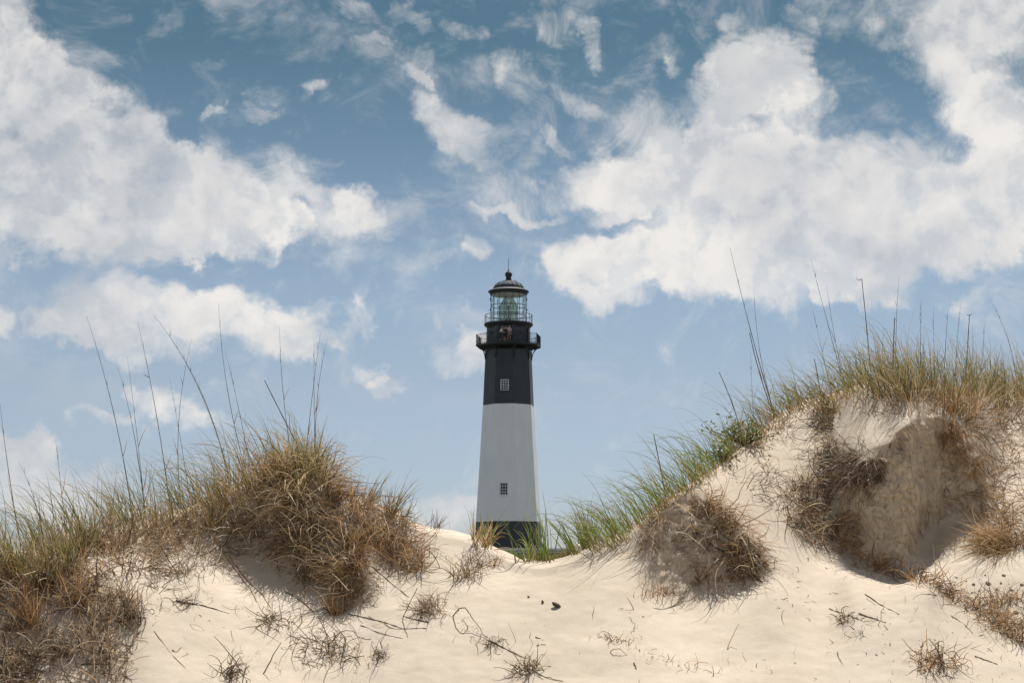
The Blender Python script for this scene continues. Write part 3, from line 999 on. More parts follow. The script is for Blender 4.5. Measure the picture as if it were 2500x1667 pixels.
# joists under the floor
for k in range(8):
    for t in (.25, .5, .75):
        j = Bars()
        p = ov[k].lerp(ov[(k + 1) % 8], t); q = p.copy(); q.z = 0; q = q.normalized() * (R_c * .95)
        j.bar((q.x, q.y, zg - .26), (p.x * .985, p.y * .985, zg - .26), .07, .10)
        j.build('joist', M['iron'], LH)
# round vents and the open doorway of the watch room
def face_frame(k, R):
    a, b = mathutils.Vector(octa(R, 0)[k]), mathutils.Vector(octa(R, 0)[(k + 1) % 8])
    c = (a + b) / 2; return c, c.normalized(), (b - a).normalized()
for k in (0, 6):
    c, out, tx = face_frame(k, R_w)
    zz = zt(809, R_w)
    o = lathe('vent', [(.10, 0), (.13, .03), (.13, .07), (.09, .08), (.085, .03)], M['iron'], LH, 16)
    o.location = (c.x - out.x * .02, c.y - out.y * .02, zz)
    o.rotation_euler = out.to_track_quat('Z', 'Y').to_euler()
c, out, tx = face_frame(7, R_w)
dw = Bars()
up = mathutils.Vector((0, 0, 1))
dc = c + out * .02 + tx * .12
zt0, zt1 = zg + .05, zg + 2.05
for s in (-.42, .42): dw.bar(dc + tx * s + up * zt0, dc + tx * s + up * zt1, .06, .05)
dw.bar(dc - tx * .45 + up * zt1, dc + tx * .45 + up * zt1, .06, .05)
dw.bar(dc + tx * .05 + up * (zt0 + 1.2), dc + tx * .05 + up * zt1, .035)
dw.build('doorway_frame', M['wallgrey'], LH)
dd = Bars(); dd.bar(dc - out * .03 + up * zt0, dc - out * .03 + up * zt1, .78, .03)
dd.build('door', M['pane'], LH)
pp = Bars(); sd_ = mathutils.Vector(octa(R_w + .06, 0)[1])
pp.bar(sd_ + up * (zg), sd_ + up * (zg + 1.55), .11); pp.bar(sd_ + up * (zg + 1.5), sd_ + up * (zg + 1.75), .16)
pp.build('standpipe', M['iron'], LH)

# upper round gallery
lathe('upper_gallery', [(R_w * .93, zd0 - .30), (R_w * 1.0, zd0 - .12), (59 * px, zd0), (60.3 * px, zd0 + .06), (60.3 * px, zd1 - .05), (59.6 * px, zd1)], M['iron'], LH, 64)
r2 = Bars(); R2 = 58.6 * px; h2 = 20.3 * px; nb = 26
for k in range(nb):
    th = 2 * pi * (k + .3) / nb; p = mathutils.Vector((R2 * sin(th), -R2 * cos(th), zd1 - .02))
    r2.bar(p, p + up * h2, .035)
pts = [(R2 * sin(2 * pi * k / 64), -R2 * cos(2 * pi * k / 64), zd1 + h2) for k in range(65)]
r2.path(pts, .045)
r2.build('railing', M['iron'], LH)

# lantern
R_l = 44.3 * px
zl0, zl1 = zd1, zt(719, 0)
LAN = empty('lantern', (0, 0, 0)); LAN.parent = LH
NP = 16; T0 = radians(-8.1)
rows_z = [zl0 + .06, zt(765, R_l), zt(740, R_l), zl1]
fr = Bars()
for k in range(NP):
    th = T0 + 2 * pi * k / NP
    p = mathutils.Vector((R_l * sin(th), -R_l * cos(th), 0))
    fr.bar(p + up * zl0, p + up * zl1, .055, .09)
for z in (zl0 + .03, rows_z[1], rows_z[2], zl1 - .03):
    pts = [(R_l * sin(T0 + 2 * pi * k / NP), -R_l * cos(T0 + 2 * pi * k / NP), z) for k in range(NP + 1)]
    fr.path(pts, .055, .065)
fr.build('frame', M['greenbronze'], LAN)
for r in range(3):
    shared = None
    z0_, z1_ = rows_z[r] + .03, rows_z[r + 1] - .03
    wq = 2 * R_l * sin(pi / NP) - .07
    bmq = bmesh.new(); bmesh.ops.create_cube(bmq, size=1)
    bmesh.ops.scale(bmq, vec=(wq, .015, z1_ - z0_), verts=bmq.verts)
    shared = bpy.data.meshes.new('pane'); bmq.to_mesh(shared); bmq.free(); shared.materials.append(M['glass'])
    for k in range(NP):
        th = T0 + 2 * pi * (k + .5) / NP; rr = R_l * cos(pi / NP)
        o = link('pane', shared, LAN, loc=(rr * sin(th), -rr * cos(th), (z0_ + z1_) / 2)); o.rotation_euler = (0, 0, th)
for k in range(NP):
    th = T0 + 2 * pi * k / NP; d = mathutils.Vector((sin(th), -cos(th), 0))
    for py in (731, 757):
        hh = Bars(); p = d * R_l; z = zt(py)
        hh.path([p + up * (z + .16), p + d * .11 + up * (z + .08), p + d * .11 + up * (z - .06), p + up * (z - .14)], .04)
        hh.build('handhold', M['greenbronze'], LAN)
# first-order lens: stacked prism rings on a pedestal
prof = []
zb_, zt_ = zl0 + .05, zt(722, 0)
ctrl = [(0, .93), (.30, .97), (.52, 1.0), (.62, .97), (.74, .80), (.86, .56), (.95, .40), (1.0, .34)]
RL = 22.3 * px
for i in range(34):
    t = i / 33; r = np.interp(t, [c_[0] for c_ in ctrl], [c_[1] for c_ in ctrl]) * RL; z = zb_ + (zt_ - zb_) * t
    prof += [(r - .035, z), (r, z + .03), (r, z + .07)]
lathe('lens', prof, M['lens'], LAN, 48, False)
lf = Bars()
for k in range(8):
    th = .25 + 2 * pi * k / 8
    pts = [((np.interp(t, [c_[0] for c_ in ctrl], [c_[1] for c_ in ctrl]) * RL + .02) * sin(th), -(np.interp(t, [c_[0] for c_ in ctrl], [c_[1] for c_ in ctrl]) * RL + .02) * cos(th), zb_ + (zt_ - zb_) * t) for t in np.linspace(0, 1, 12)]
    lf.path(pts, .035)
for t in (.02, .36, .64, 1.0):
    r = np.interp(t, [c_[0] for c_ in ctrl], [c_[1] for c_ in ctrl]) * RL + .02
    lf.path([(r * sin(2 * pi * k / 32), -r * cos(2 * pi * k / 32), zb_ + (zt_ - zb_) * t) for k in range(33)], .04)
lf.build('lens_frame', M['brass'], LAN)
lathe('lamp', [(.05, zb_), (.30, zb_ + .1), (.30, zb_ + .5), (.10, zb_ + .6), (.10, zb_ + 1.5), (.16, zb_ + 1.6), (.16, zb_ + 1.9), (.03, zb_ + 1.95)], M['brass'], LAN, 20)
lathe('lantern_ceiling', [(.05, zl1 - .22), (.7, zl1 - .22), (R_l - .10, zl1 - .10), (R_l - .06, zl1), (.05, zl1)], M['ceiling'], LAN, 48)
# roof
R_e = 50.7 * px
lathe('eave', [(R_l - .02, zl1 - .06), (R_l + .07, zl1 - .04), (R_l + .10, zl1 + .10), (R_e - .05, zt(714.2)), (R_e, zt(713.2)), (R_e - .02, zt(711.3)), (47 * px, zt(709.5)), (38.5 * px, zt(706.6)), (30 * px, zt(706.4))], M['iron'], LH, 64)
dome = []
for t in np.linspace(0, 1, 12):
    a = t * radians(76); dome.append((37.8 * px * cos(a) , zt(706.8) + 21.3 * px * sin(a) / sin(radians(76))))
dome.append((.05, dome[-1][1] + .02))
dm = lathe('dome', dome, M['lead'], LH, 64)
for k in range(16):
    sm = Bars()
    th = T0 + 2 * pi * (k + .15) / 16
    sm.path([((r + .015) * sin(th), -(r + .015) * cos(th), z + .01) for r, z in dome[:-1]], .05, .05)
    sm.build('seam', M['lead'], dm)
zc_ = zt(686)
def bl(py): return zt(py)
vent = [(9.6 * px, bl(686.8)), (9.6 * px, bl(685.2)), (8 * px, bl(684.2)), (6.6 * px, bl(682.4)), (7.2 * px, bl(681.4)), (7.2 * px, bl(680.4)), (5.6 * px, bl(679.6)), (6.4 * px, bl(678.6)), (6.4 * px, bl(677.9))]
for a in np.linspace(-.75, 1.45, 12): vent.append((8.8 * px * cos(a), bl(670.6) + 8.8 * px * sin(a)))
vb = lathe('vent_ball', vent, M['iron'], LH, 32)
lathe('lightning_rod', [(.05, bl(662.5)), (.09, bl(660.5)), (.05, bl(658.5)), (.025, bl(655)), (.022, bl(645)), (.018, bl(630))], M['iron'], LH, 10)
gw = Bars()
gw.path([(.02, -.1, bl(659)), (20 * px, -.4, bl(690)), (43 * px, -.6, bl(712))], .012)
gw.path([(45 * px, -.6, bl(735)), (54 * px, -.6, bl(784))], .012)
gw.build('guy_wire', M['iron'], LH)


# ------------------------------------------------------------------ people on the lower gallery
def person(label, loc, rotz, height, pose, top, bottom, hairc='hair', short_sleeve=True, skirt=False):
    """one skinned body; pose gives joints in metres for a 1.75 m figure facing -Y"""
    root = empty('person', loc); root.rotation_euler = (0, 0, rotz)
    tag(root, label, 'person', 'visitors on the lighthouse gallery')
    k = height / 1.75
    J = pose
    V, E, R = [], [], []
    idx = {}
    def add(n, p, r): idx[n] = len(V); V.append(tuple(np.array(p) * k)); R.append(r * k)
    def con(a, b): E.append((idx[a], idx[b]))
    add('pelvis', J['pelvis'], .135); add('waist', J['waist'], .125); add('chest', J['chest'], .15); add('neck', J['neck'], .058); add('jaw', J['head'], .075)
    hd = np.array(J['head']); add('skull', hd + np.array(J.get('headup', (0, -.02, .12))), .088)
    add('nose', hd + np.array((0, -.105, .045)), .018)
    con('pelvis', 'waist'); con('waist', 'chest'); con('chest', 'neck'); con('neck', 'jaw'); con('jaw', 'skull'); con('jaw', 'nose')
    for s in 'LR':
        for a, r in (('hip', .095), ('knee', .062), ('ankle', .042), ('toe', .036)): add(a + s, J[a + s], r)
        con('pelvis', 'hip' + s); con('hip' + s, 'knee' + s); con('knee' + s, 'ankle' + s); con('ankle' + s, 'toe' + s)
        for a, r in (('sh', .062), ('elbow', .043), ('wrist', .028)): add(a + s, J[a + s], r)
        con('chest', 'sh' + s); con('sh' + s, 'elbow' + s); con('elbow' + s, 'wrist' + s)
        e, w_ = np.array(J['elbow' + s]), np.array(J['wrist' + s]); d = (w_ - e) / np.linalg.norm(w_ - e)
        q = np.cross(d, (0.2, .9, .3)); q /= np.linalg.norm(q)
        add('palm' + s, w_ + d * .07, .033); con('wrist' + s, 'palm' + s)
        for i_, (o_, l_) in enumerate(((-.032, .065), (-.011, .078), (.011, .074), (.032, .058))):
            b_ = w_ + d * .10 + q * o_; t_ = b_ + d * l_ + np.cross(d, q) * .015
            add(f'f{i_}{s}', b_, .0105); add(f't{i_}{s}', t_, .008); con('palm' + s, f'f{i_}{s}'); con(f'f{i_}{s}', f't{i_}{s}')
        add('th' + s, w_ + d * .055 + q * .06, .011); con('palm' + s, 'th' + s)
    me = bpy.data.meshes.new('body'); me.from_pydata(V, E, []); me.update()
    o = link('body', me, root, mat=M['skin'])
    md = o.modifiers.new('skin', 'SKIN')
    lay = me.skin_vertices[0].data if me.skin_vertices else me.skin_vertices
    for i_, r in enumerate(R): lay[i_].radius = (r, r)
    lay[0].use_root = True
    md.use_smooth_shade = True
    sb = o.modifiers.new('smooth', 'SUBSURF'); sb.levels = 1; sb.render_levels = 1

    def cover(name, chain, mat, close=True):
        """garment: rings round a chain of (point, radius)"""
        rings = []
        pts = [np.array(c[0]) * k for c in chain]
        for i_, (p, c) in enumerate(zip(pts, chain)):
            a_ = pts[max(i_ - 1, 0)]; b_ = pts[min(i_ + 1, len(pts) - 1)]; d = (b_ - a_) / (np.linalg.norm(b_ - a_) + 1e-9)
            u = np.cross(d, (0, 1, .05)) if abs(d[1]) < .9 else np.cross(d, (1, 0, 0)); u /= np.linalg.norm(u); w_ = np.cross(d, u)
            rx, ry = (c[1], c[2]) if len(c) > 2 else (c[1], c[1])
            rings.append([tuple(p + k * (u * rx * cos(t) + w_ * ry * sin(t))) for t in np.linspace(0, 2 * pi, 16, endpoint=False)])
        return loft(name, rings, mat, root, close, True)
    pv, wa, ch, nk = (np.array(J[n]) for n in ('pelvis', 'waist', 'chest', 'neck'))
    shc = (np.array(J['shL']) + np.array(J['shR'])) / 2
    cover('shirt', [(pv + (0, 0, -.06), .185, .135), (pv + (0, 0, .05), .18, .13), (wa, .165, .125), (ch, .20, .145), (shc + (0, 0, .02), .20, .12), (nk - (0, 0, .03), .085, .08)], M[top])
    for s in 'LR':
        sh, el, wr = (np.array(J[n + s]) for n in ('sh', 'elbow', 'wrist'))
        end = sh + (el - sh) * .62 if short_sleeve else wr * .96 + el * .04
        ch_ = [(sh + (sh - el) * .12, .05), (sh, .082), (sh + (el - sh) * .5, .072), (end, .066)] if short_sleeve else [(sh + (sh - el) * .12, .05), (sh, .08), (el, .06), (end, .042)]
        cover('sleeve', ch_, M[top])
        hp, kn, an = (np.array(J[n + s]) for n in ('hip', 'knee', 'ankle'))
        if not skirt:
            e2 = kn if skirt is None else hp + (kn - hp) * .85
            cover('trouser_leg', [(hp + (0, 0, .10), .10), (hp, .115), (hp + (kn - hp) * .5, .105), (e2, .092)] + ([(kn + (an - kn) * .95, .07)] if skirt is None else []), M[bottom])
        toe = np.array(J['toe' + s]); cover('shoe', [(an + (0, .05, -.045), .04), (an + (0, 0, -.04), .052), (toe + (0, 0, 0), .048), (toe + (0, -.06, -.005), .03)], M['clothdark'])
    if skirt:
        kk = (np.array(J['kneeL']) + np.array(J['kneeR'])) / 2
        cover('skirt', [(wa + (0, 0, -.02), .165, .13), (pv, .195, .15), (pv + (kk - pv) * .6, .22, .18), (kk + (0, 0, -.15), .235, .20)], M[bottom])
    top_ = hd + np.array(J.get('headup', (0, -.02, .12)))
    cover('hair', [(hd + (0, .055, -.02), .06, .05), (hd + (0, .035, .06), .095, .095), (top_ + (0, .02, .0), .102, .105), (top_ + (0, .015, .06), .085, .09), (top_ + (0, .01, .10), .03, .03)], M[hairc])
    return root


def stand(**kw):
    J = dict(pelvis=(0, 0, .93), waist=(0, 0, 1.10), chest=(0, 0, 1.32), neck=(0, -.01, 1.50), head=(0, -.03, 1.56),
             hipL=(.09, 0, .90), kneeL=(.10, -.02, .50), ankleL=(.10, .0, .09), toeL=(.11, -.15, .04),
             hipR=(-.09, 0, .90), kneeR=(-.10, -.02, .50), ankleR=(-.10, .0, .09), toeR=(-.11, -.15, .04),
             shL=(.18, 0, 1.42), elbowL=(.24, .02, 1.13), wristL=(.25, -.08, .88), shR=(-.18, 0, 1.42), elbowR=(-.24, .02, 1.13), wristR=(-.25, -.08, .88))
    J.update(kw); return J


def gallery_spot(pxx, r):
    a = float(ray(pxx, 830)[0]) * (LD - r)
    return (a, LD - r, zg + .003)
# leaning over the rail, side on
person('person in white shirt and long dark skirt leaning on the gallery rail', gallery_spot(1221, 2.95), radians(68), 1.66,
       stand(waist=(0, -.05, 1.09), chest=(0, -.20, 1.27), neck=(0, -.31, 1.40), head=(0, -.36, 1.45), headup=(0, -.08, .10), shL=(.17, -.20, 1.37), shR=(-.17, -.20, 1.37),
             elbowL=(.22, -.20, 1.10), wristL=(.12, -.42, 1.02), elbowR=(-.22, -.20, 1.10), wristR=(-.12, -.42, 1.02)), 'shirtwhite', 'clothdark', skirt=True)
person('bare-legged person in a dark top standing between two others on the gallery', gallery_spot(1232.6, 2.75), radians(5), 1.60,
       stand(kneeL=(.07, -.03, .50), ankleL=(.06, 0, .09), kneeR=(-.07, -.03, .50), ankleR=(-.05, 0, .09), elbowL=(.23, -.06, 1.15), wristL=(.05, -.22, 1.16), elbowR=(-.23, -.06, 1.15), wristR=(-.05, -.22, 1.14)),
       'clothdark', 'clothdark')
person('person in faded pink shirt and shorts with one arm stretched out pointing', gallery_spot(1243, 2.95), radians(12), 1.76,
       stand(shR=(-.18, 0, 1.43), elbowR=(-.44, -.05, 1.47), wristR=(-.70, -.10, 1.49), head=(0, -.04, 1.57), elbowL=(.25, .03, 1.14), wristL=(.24, -.05, .88),
             kneeR=(-.12, -.03, .50), ankleR=(-.16, .02, .09), toeR=(-.18, -.13, .04)), 'shirtpink', 'khaki')

# ------------------------------------------------------------------ low grey building seen through the gap
BD = 74.0
bl_ = at(1130, 1337.5, BD); br_ = at(1412, 1337.5, BD)
x0_, x1_ = float(bl_[0]), float(br_[0]) + 1.6
zr_ = float(bl_[2])
B = empty('low_building', ((x0_ + x1_) / 2, BD, 0))
tag(B, 'low grey boarded building with a pale flat roof edge at the lighthouse foot', 'building')
wd = x1_ - x0_
nbrd = 12
bh = (zr_ - .16) / nbrd
wb = Bars(); wb.bar((-wd / 2 + .05, 2.0, -.2), (-wd / 2 + .05, 2.0, zr_ - .18), .06, 4.0); wb.bar((wd / 2 - .05, 2.0, -.2), (wd / 2 - .05, 2.0, zr_ - .18), .06, 4.0); wb.bar((-wd / 2, 4.0, (zr_ - .2) / 2), (wd / 2, 4.0, (zr_ - .2) / 2), .06, zr_ - .2)
wb.build('side_wall', M['wallgrey'], B)
bmq = bmesh.new(); bmesh.ops.create_cube(bmq, size=1); bmesh.ops.scale(bmq, vec=(wd, .03, bh + .02), verts=bmq.verts)
board = bpy.data.meshes.new('board'); bmq.to_mesh(board); bmq.free(); board.materials.append(M['wallgrey'])
for i in range(nbrd):
    o = link('board', board, B, loc=(0, 0, bh * (i + .5))); o.rotation_euler = (radians(6), 0, 0)
rf = Bars(); rf.bar((-wd / 2 - .15, 2.0, zr_ - .06), (wd / 2 + .15, 2.0, zr_ - .06), 4.6, .10)
rf.build('roof', M['wallgrey'], B)
fa = Bars(); fa.bar((-wd / 2 - .15, -.33, zr_ - .05), (wd / 2 + .15, -.33, zr_ - .05), .04, .09); fa.bar((-wd / 2 - .12, -.30, zr_ - .16), (wd / 2 + .12, -.30, zr_ - .16), .03, .045)
fa.build('fascia', M['trim'], B)


# ================================================================== VEGETATION
def stuff(f, name, label, cat, kind='stuff', group=None, at_px=None):
    o0 = G(*at_px)[0][0] if at_px else None
    return tag(f.build(name, origin=o0), label, cat, group, kind)


# ---- left ridge ------------------------------------------------------------
f = Fib()
blades(f, crest_places(-420, 560, 1000, 30, 60), 'green', .22, .60, lean=(-.45, 0, 1), droop=.13, wind=(-.05, 0, 0), depth=.1)
blades(f, crest_places(60, 480, 500, 20, 25, clump=42), 'green', .3, .75, w=.006, lean=(-.4, 0, 1), spread=.22, droop=.14, wind=(-.06, 0, 0))
blades(f, crest_places(-420, 560, 1225, 20, 90), 'straw', .15, .50, w=.005, lean=(-.4, 0, .8), spread=.6, droop=.15)
blades(f, crest_places(-420, 560, 581, 12, 30), 'green', .45, .85, w=.0055, lean=(-.5, 0, 1), spread=.38, droop=.24, wind=(-.10, 0, 0), seg=10)
stuff(f, 'ridge_grass', 'wind-bent green and straw grass along the crest of the left dune', 'grass')
f = Fib()
LEFT = [(-420, 1365), (-80, 1350), (100, 1350), (220, 1290), (420, 1245), (540, 1230), (560, 1290), (480, 1310), (430, 1350), (330, 1420), (240, 1430), (180, 1470), (-80, 1500), (-420, 1520)]
mat_fibres(f, rand_in(LEFT, 5600), 'thatch', .10, .34, w=.0055, out=.5)
mat_fibres(f, rand_in(LEFT, 2400), 'rust', .10, .30, w=.005, out=.6, bias=(-.1, 0, .3))
mat_fibres(f, rand_in(LEFT, 1900), 'root', .08, .26, w=.005, out=.3)
LOW = [(-420, 1490), (-80, 1480), (160, 1440), (300, 1450), (345, 1500), (330, 1580), (300, 1690), (-80, 1690), (-420, 1690)]
mat_fibres(f, rand_in(LOW, 4300), 'thatch', .08, .30, w=.0055, out=.35)
mat_fibres(f, rand_in(LOW, 1700), 'root', .08, .30, w=.0055, out=.25)
mat_fibres(f, rand_in([(-80, 1560), (60, 1530), (200, 1600), (240, 1690), (-80, 1690)], 700), 'root', .10, .30, w=.006, out=.4)
mat_fibres(f, rand_in(LOW, 1300), 'rust', .08, .24, w=.005, out=.45)
mat_fibres(f, rand_in([(330, 1380), (470, 1310), (560, 1300), (600, 1340), (520, 1380), (420, 1420), (380, 1470)], 650), 'thatch', .08, .30, w=.0045, out=.35, bias=(.2, -.2, -.2))
mat_fibres(f, rand_in([(330, 1380), (470, 1310), (560, 1300), (600, 1340), (520, 1380), (420, 1420), (380, 1470)], 350), 'root', .08, .30, w=.004, out=.2, bias=(.3, -.2, -.2))
stuff(f, 'bank_thatch', 'dead tangled grass and roots covering the left sand bank', 'dead grass')

# standing tussocks on the left bank that read one by one
TUSS = [
    (40, 1400, 170, .50, 'olive tussock at the left frame edge below the tall bent stalk', 'green', 'rust'),
    (110, 1430, 170, .48, 'yellowing tussock second from the left frame edge', 'green', 'rust'),
    (165, 1395, 190, .52, 'dense olive tussock in the middle of the left bank', 'green', 'straw'),
    (218, 1345, 150, .46, 'dark green tussock beside a leaning dark stem on the left bank', 'green', 'root'),
    (75, 1525, 130, .42, 'rusty straw tussock fanning from the lower left bank', 'rust', 'rust'),
    (190, 1480, 90, .36, 'thin rusty tussock at the lower end of the left bank', 'rust', 'straw'),
    (395, 1290, 110, .34, 'short straw tussock below the left ridge crest', 'straw', 'rust'),
    (520, 1290, 120, .46, 'upright rusty tussock left of the straw hummock', 'rust', 'green'),
]
for i, (x, y, n, L_, lab, m1, m2) in enumerate(TUSS):
    f = Fib()
    q = np.stack([rng.normal(x, 16, n), rng.normal(y, 9, n)], 1)
    blades(f, q, m1, L_ * .5, L_ * 1.15, lean=(-.2, -.1, 1), spread=.38, droop=.12, wind=(-.03, 0, 0))
    blades(f, q[: n // 2] + rng.normal(0, 5, (n // 2, 2)), m2, L_ * .4, L_ * .9, w=.005, lean=(-.1, -.2, 1), spread=.55, droop=.16)
    stuff(f, 'grass_tussock', lab, 'grass tussock', None, 'tussocks on the left bank', (x, y))

# ---- straw hummock -----------------------------------------------------------
f = Fib()
HM = [(560, 1300), (575, 1205), (640, 1150), (740, 1112), (790, 1135), (822, 1215), (850, 1310), (890, 1420), (900, 1455), (820, 1440), (740, 1402), (650, 1338)]
mat_fibres(f, rand_in(HM, 3000), 'thatch', .12, .42, w=.005, out=.45, bias=(.05, -.1, -.7), droop=.25, curl=.3)
mat_fibres(f, rand_in(HM, 1700), 'straw', .15, .42, w=.005, out=.7, bias=(.05, -.2, -.4), droop=.30, curl=.3)
mat_fibres(f, rand_in(HM, 1500), 'root', .12, .40, w=.005, out=.25, bias=(.1, -.1, -.6), droop=.25)
mat_fibres(f, rand_in([(640, 1165), (740, 1108), (785, 1125), (800, 1190), (740, 1180), (690, 1205)], 1100), 'straw', .18, .42, w=.005, out=.8, bias=(.1, -.1, .5), droop=.45, curl=.25)
mat_fibres(f, along([(640, 1165), (740, 1108), (785, 1125), (810, 1190)], 700, 14, 12), 'thatch', .18, .42, w=.005, out=.6, bias=(.2, -.4, .3), droop=.5, curl=.2)
mat_fibres(f, along([(600, 1318), (650, 1342), (740, 1402), (820, 1442), (900, 1458)], 1300, 10, 9), 'rust', .06, .26, w=.003, out=.4, bias=(.25, -.2, -.5), droop=.15)
mat_fibres(f, along([(795, 1150), (828, 1240), (860, 1330), (890, 1420)], 1500, 9, 12), 'rust', .08, .32, w=.0035, out=.45, bias=(.3, -.15, -.6), droop=.2)
mat_fibres(f, along([(795, 1140), (828, 1230), (850, 1310)], 700, 8, 12), 'root', .12, .40, w=.005, out=.4, bias=(.2, -.1, -.9), droop=.2)
stuff(f, 'hummock_straw_mat', 'mat of dead brown straw and roots draped over the left hummock', 'dead grass', 'stuff')
f = Fib()
blades(f, crest_places(500, 800, 560, 10, 55), 'green', .2, .50, lean=(-.35, 0, 1), spread=.3, droop=.1, wind=(-.04, 0, 0), depth=.15)
blades(f, crest_places(520, 700, 340, 10, 70), 'rust', .15, .42, lean=(-.5, 0, 1), spread=.35, droop=.13, wind=(-.04, 0, 0), depth=.15)
blades(f, crest_places(470, 800, 560, 6, 60), 'straw', .12, .38, w=.005, lean=(-.2, 0, .9), spread=.5, droop=.14, depth=.1)
blades(f, crest_places(700, 800, 260, 8, 25), 'green', .25, .5, lean=(.1, 0, 1), spread=.25, droop=.12, wind=(.03, 0, 0))
blades(f, crest_places(470, 790, 260, 12, 30), 'green', .45, .85, w=.0055, lean=(-.4, 0, 1), spread=.38, droop=.24, wind=(-.10, 0, 0), seg=10)
blades(f, crest_places(470, 760, 160, 12, 30), 'straw', .45, .85, w=.0055, lean=(-.5, 0, 1), spread=.38, droop=.24, wind=(-.10, 0, 0), seg=10)
stuff(f, 'hummock_grass', 'green and rusty grass bristling from the top of the left hummock', 'grass')

f = Fib()       # the pale looping tuft in the middle of the hummock face
q = np.stack([rng.normal(716, 9, 130), rng.normal(1226, 6, 130)], 1)
p, n = G(q[:, 0], q[:, 1])
d = rng.normal(size=p.shape) * .55 + np.array([-.15, -1.0, .35])
f.ribbon(grow(p, d, U(.3, .62, len(p)), 11, .34 * U(.6, 1.5, len(p)), .03, .12 * rng.normal(size=len(p))), .0065 * U(.7, 1.2, len(p)), 'straw')
d = rng.normal(size=p.shape) * .5 + np.array([.5, -.8, .35])
f.ribbon(grow(p[:30], d[:30], U(.35, .6, 30), 11, .5, .02, .1), .007, 'straw')
stuff(f, 'grass_tussock', 'pale looping straw tussock hanging in the middle of the hummock face', 'grass tussock', None, 'tussocks on the straw hummock', (716, 1226))
f = Fib()
q = np.stack([rng.normal(858, 8, 90), rng.normal(1385, 6, 90)], 1)
p, n = G(q[:, 0], q[:, 1])
d = rng.normal(size=p.shape) * .35 + np.array([-.9, -.5, .05])
f.ribbon(grow(p, d, U(.15, .42, 90), 8, .12, .04, .1 * rng.normal(size=90)), .006, 'straw')
stuff(f, 'grass_tussock', 'straw tussock pointing left at the lower right foot of the hummock', 'grass tussock', None, 'tussocks on the straw hummock', (858, 1385))

# right flank of the hummock
f = Fib()
FL = [(815, 1195), (875, 1214), (960, 1248), (1003, 1280), (1030, 1335), (1038, 1400), (970, 1392), (890, 1330), (850, 1260)]
mat_fibres(f, rand_in(FL, 1900), 'thatch', .10, .28, w=.0045, out=.55, bias=(.1, 0, .1))
mat_fibres(f, rand_in(FL, 1200), 'rust', .10, .28, w=.0045, out=.6, bias=(.1, 0, .2))
mat_fibres(f, rand_in(FL, 700), 'root', .08, .24, w=.0045, out=.4, bias=(.1, 0, -.2))
mat_fibres(f, along([(1040, 1300), (1100, 1370), (1180, 1330)], 180, 22, 18), 'root', .05, .2, w=.0035, out=.5)
stuff(f, 'flank_thatch', 'rusty brown dead grass on the flank right of the hummock', 'dead grass')
for x, y, n, L_, lean, lab in [(858, 1222, 46, .36, (.25, 0, 1), 'small green tussock directly right of the hummock top'),
                               (900, 1235, 60, .46, (.40, 0, 1), 'tall green tussock in the middle of the hummock flank'),
                               (952, 1258, 60, .44, (.45, 0, 1), 'green tussock at the right end of the hummock flank, leaning right'),
                               (985, 1280, 30, .26, (.5, 0, .8), 'thin straw-green tussock where the flank meets bare sand')]:
    f = Fib(); q = np.stack([rng.normal(x, 7, n), rng.normal(y, 4, n)], 1)
    blades(f, q, 'green', L_ * .5, L_ * 1.1, lean=lean, spread=.28, droop=.10, wind=(.03, 0, 0))
    blades(f, q[: n // 2], 'rust', L_ * .3, L_ * .6, w=.007, lean=lean, spread=.3, droop=.1)
    stuff(f, 'grass_tussock', lab, 'grass tussock', None, 'green tussocks right of the hummock', (x, y))

# ---- the gap in front of the lighthouse --------------------------------------
def tuft(px_, py_, parts, lab, cat='grass tussock', group=None, name='grass_tussock', jx=7, jy=4):
    f = Fib()
    for m, n, l0, l1, lean, sp, dr, w in parts:
        n = int(n * 1.7); l0 *= 1.35; l1 *= 1.35
        q = np.stack([rng.normal(px_, jx, n), rng.normal(py_, jy, n)], 1)
        blades(f, q, m, l0, l1, w=w, lean=lean, spread=sp, droop=dr, wander=.05)
    return stuff(f, name, lab, cat, None, group, (px_, py_))


GG = 'grass tussocks in the gap'
tuft(1189, 1330, [('straw', 60, .10, .26, (-.1, 0, 1), .5, .25, .008), ('rust', 40, .1, .24, (.1, 0, 1), .6, .3, .008), ('bright', 7, .2, .36, (.25, 0, 1), .35, .12, .008)],
     'dry straw tussock with broken blades against the tower foot', group=GG)
tuft(1162, 1318, [('straw', 18, .1, .24, (.15, 0, 1), .25, .1, .009), ('bright', 6, .15, .3, (.2, 0, 1), .3, .15, .008)], 'narrow straw tussock on the sand left of the tower foot', group=GG)
tuft(1298, 1368, [('bright', 40, .12, .36, (-.15, 0, 1), .42, .22, .010), ('straw', 14, .08, .16, (0, 0, 1), .3, .1, .007)], 'fresh green arching tussock at the lowest point of the gap', group=GG, jx=20, jy=2)
tuft(1331, 1367, [('bright', 26, .2, .5, (-.05, 0, 1), .22, .07, .010)], 'tall fresh green tussock just right of the tower foot', group=GG, jx=9, jy=2)
tuft(1400, 1349, [('bright', 34, .2, .42, (-.5, 0, 1), .25, .08, .010), ('straw', 10, .1, .25, (-.3, 0, 1), .3, .1, .008)], 'green tussock leaning left beside the white scrap', group=GG, jx=10, jy=3)
tuft(1434, 1331, [('bright', 34, .22, .46, (-.12, 0, 1), .22, .08, .010), ('green', 16, .2, .4, (.1, 0, 1), .3, .1, .008)], 'upright green tussock at the right rim of the gap', group=GG, jx=10, jy=3)
tuft(1062, 1288, [('root', 22, .08, .2, (.3, 0, 1), .4, .12, .006), ('green', 6, .1, .2, (.4, 0, 1), .4, .1, .006)], 'small dark wispy tussock alone on the sand crest left of the gap', group=GG, jx=5, jy=2)
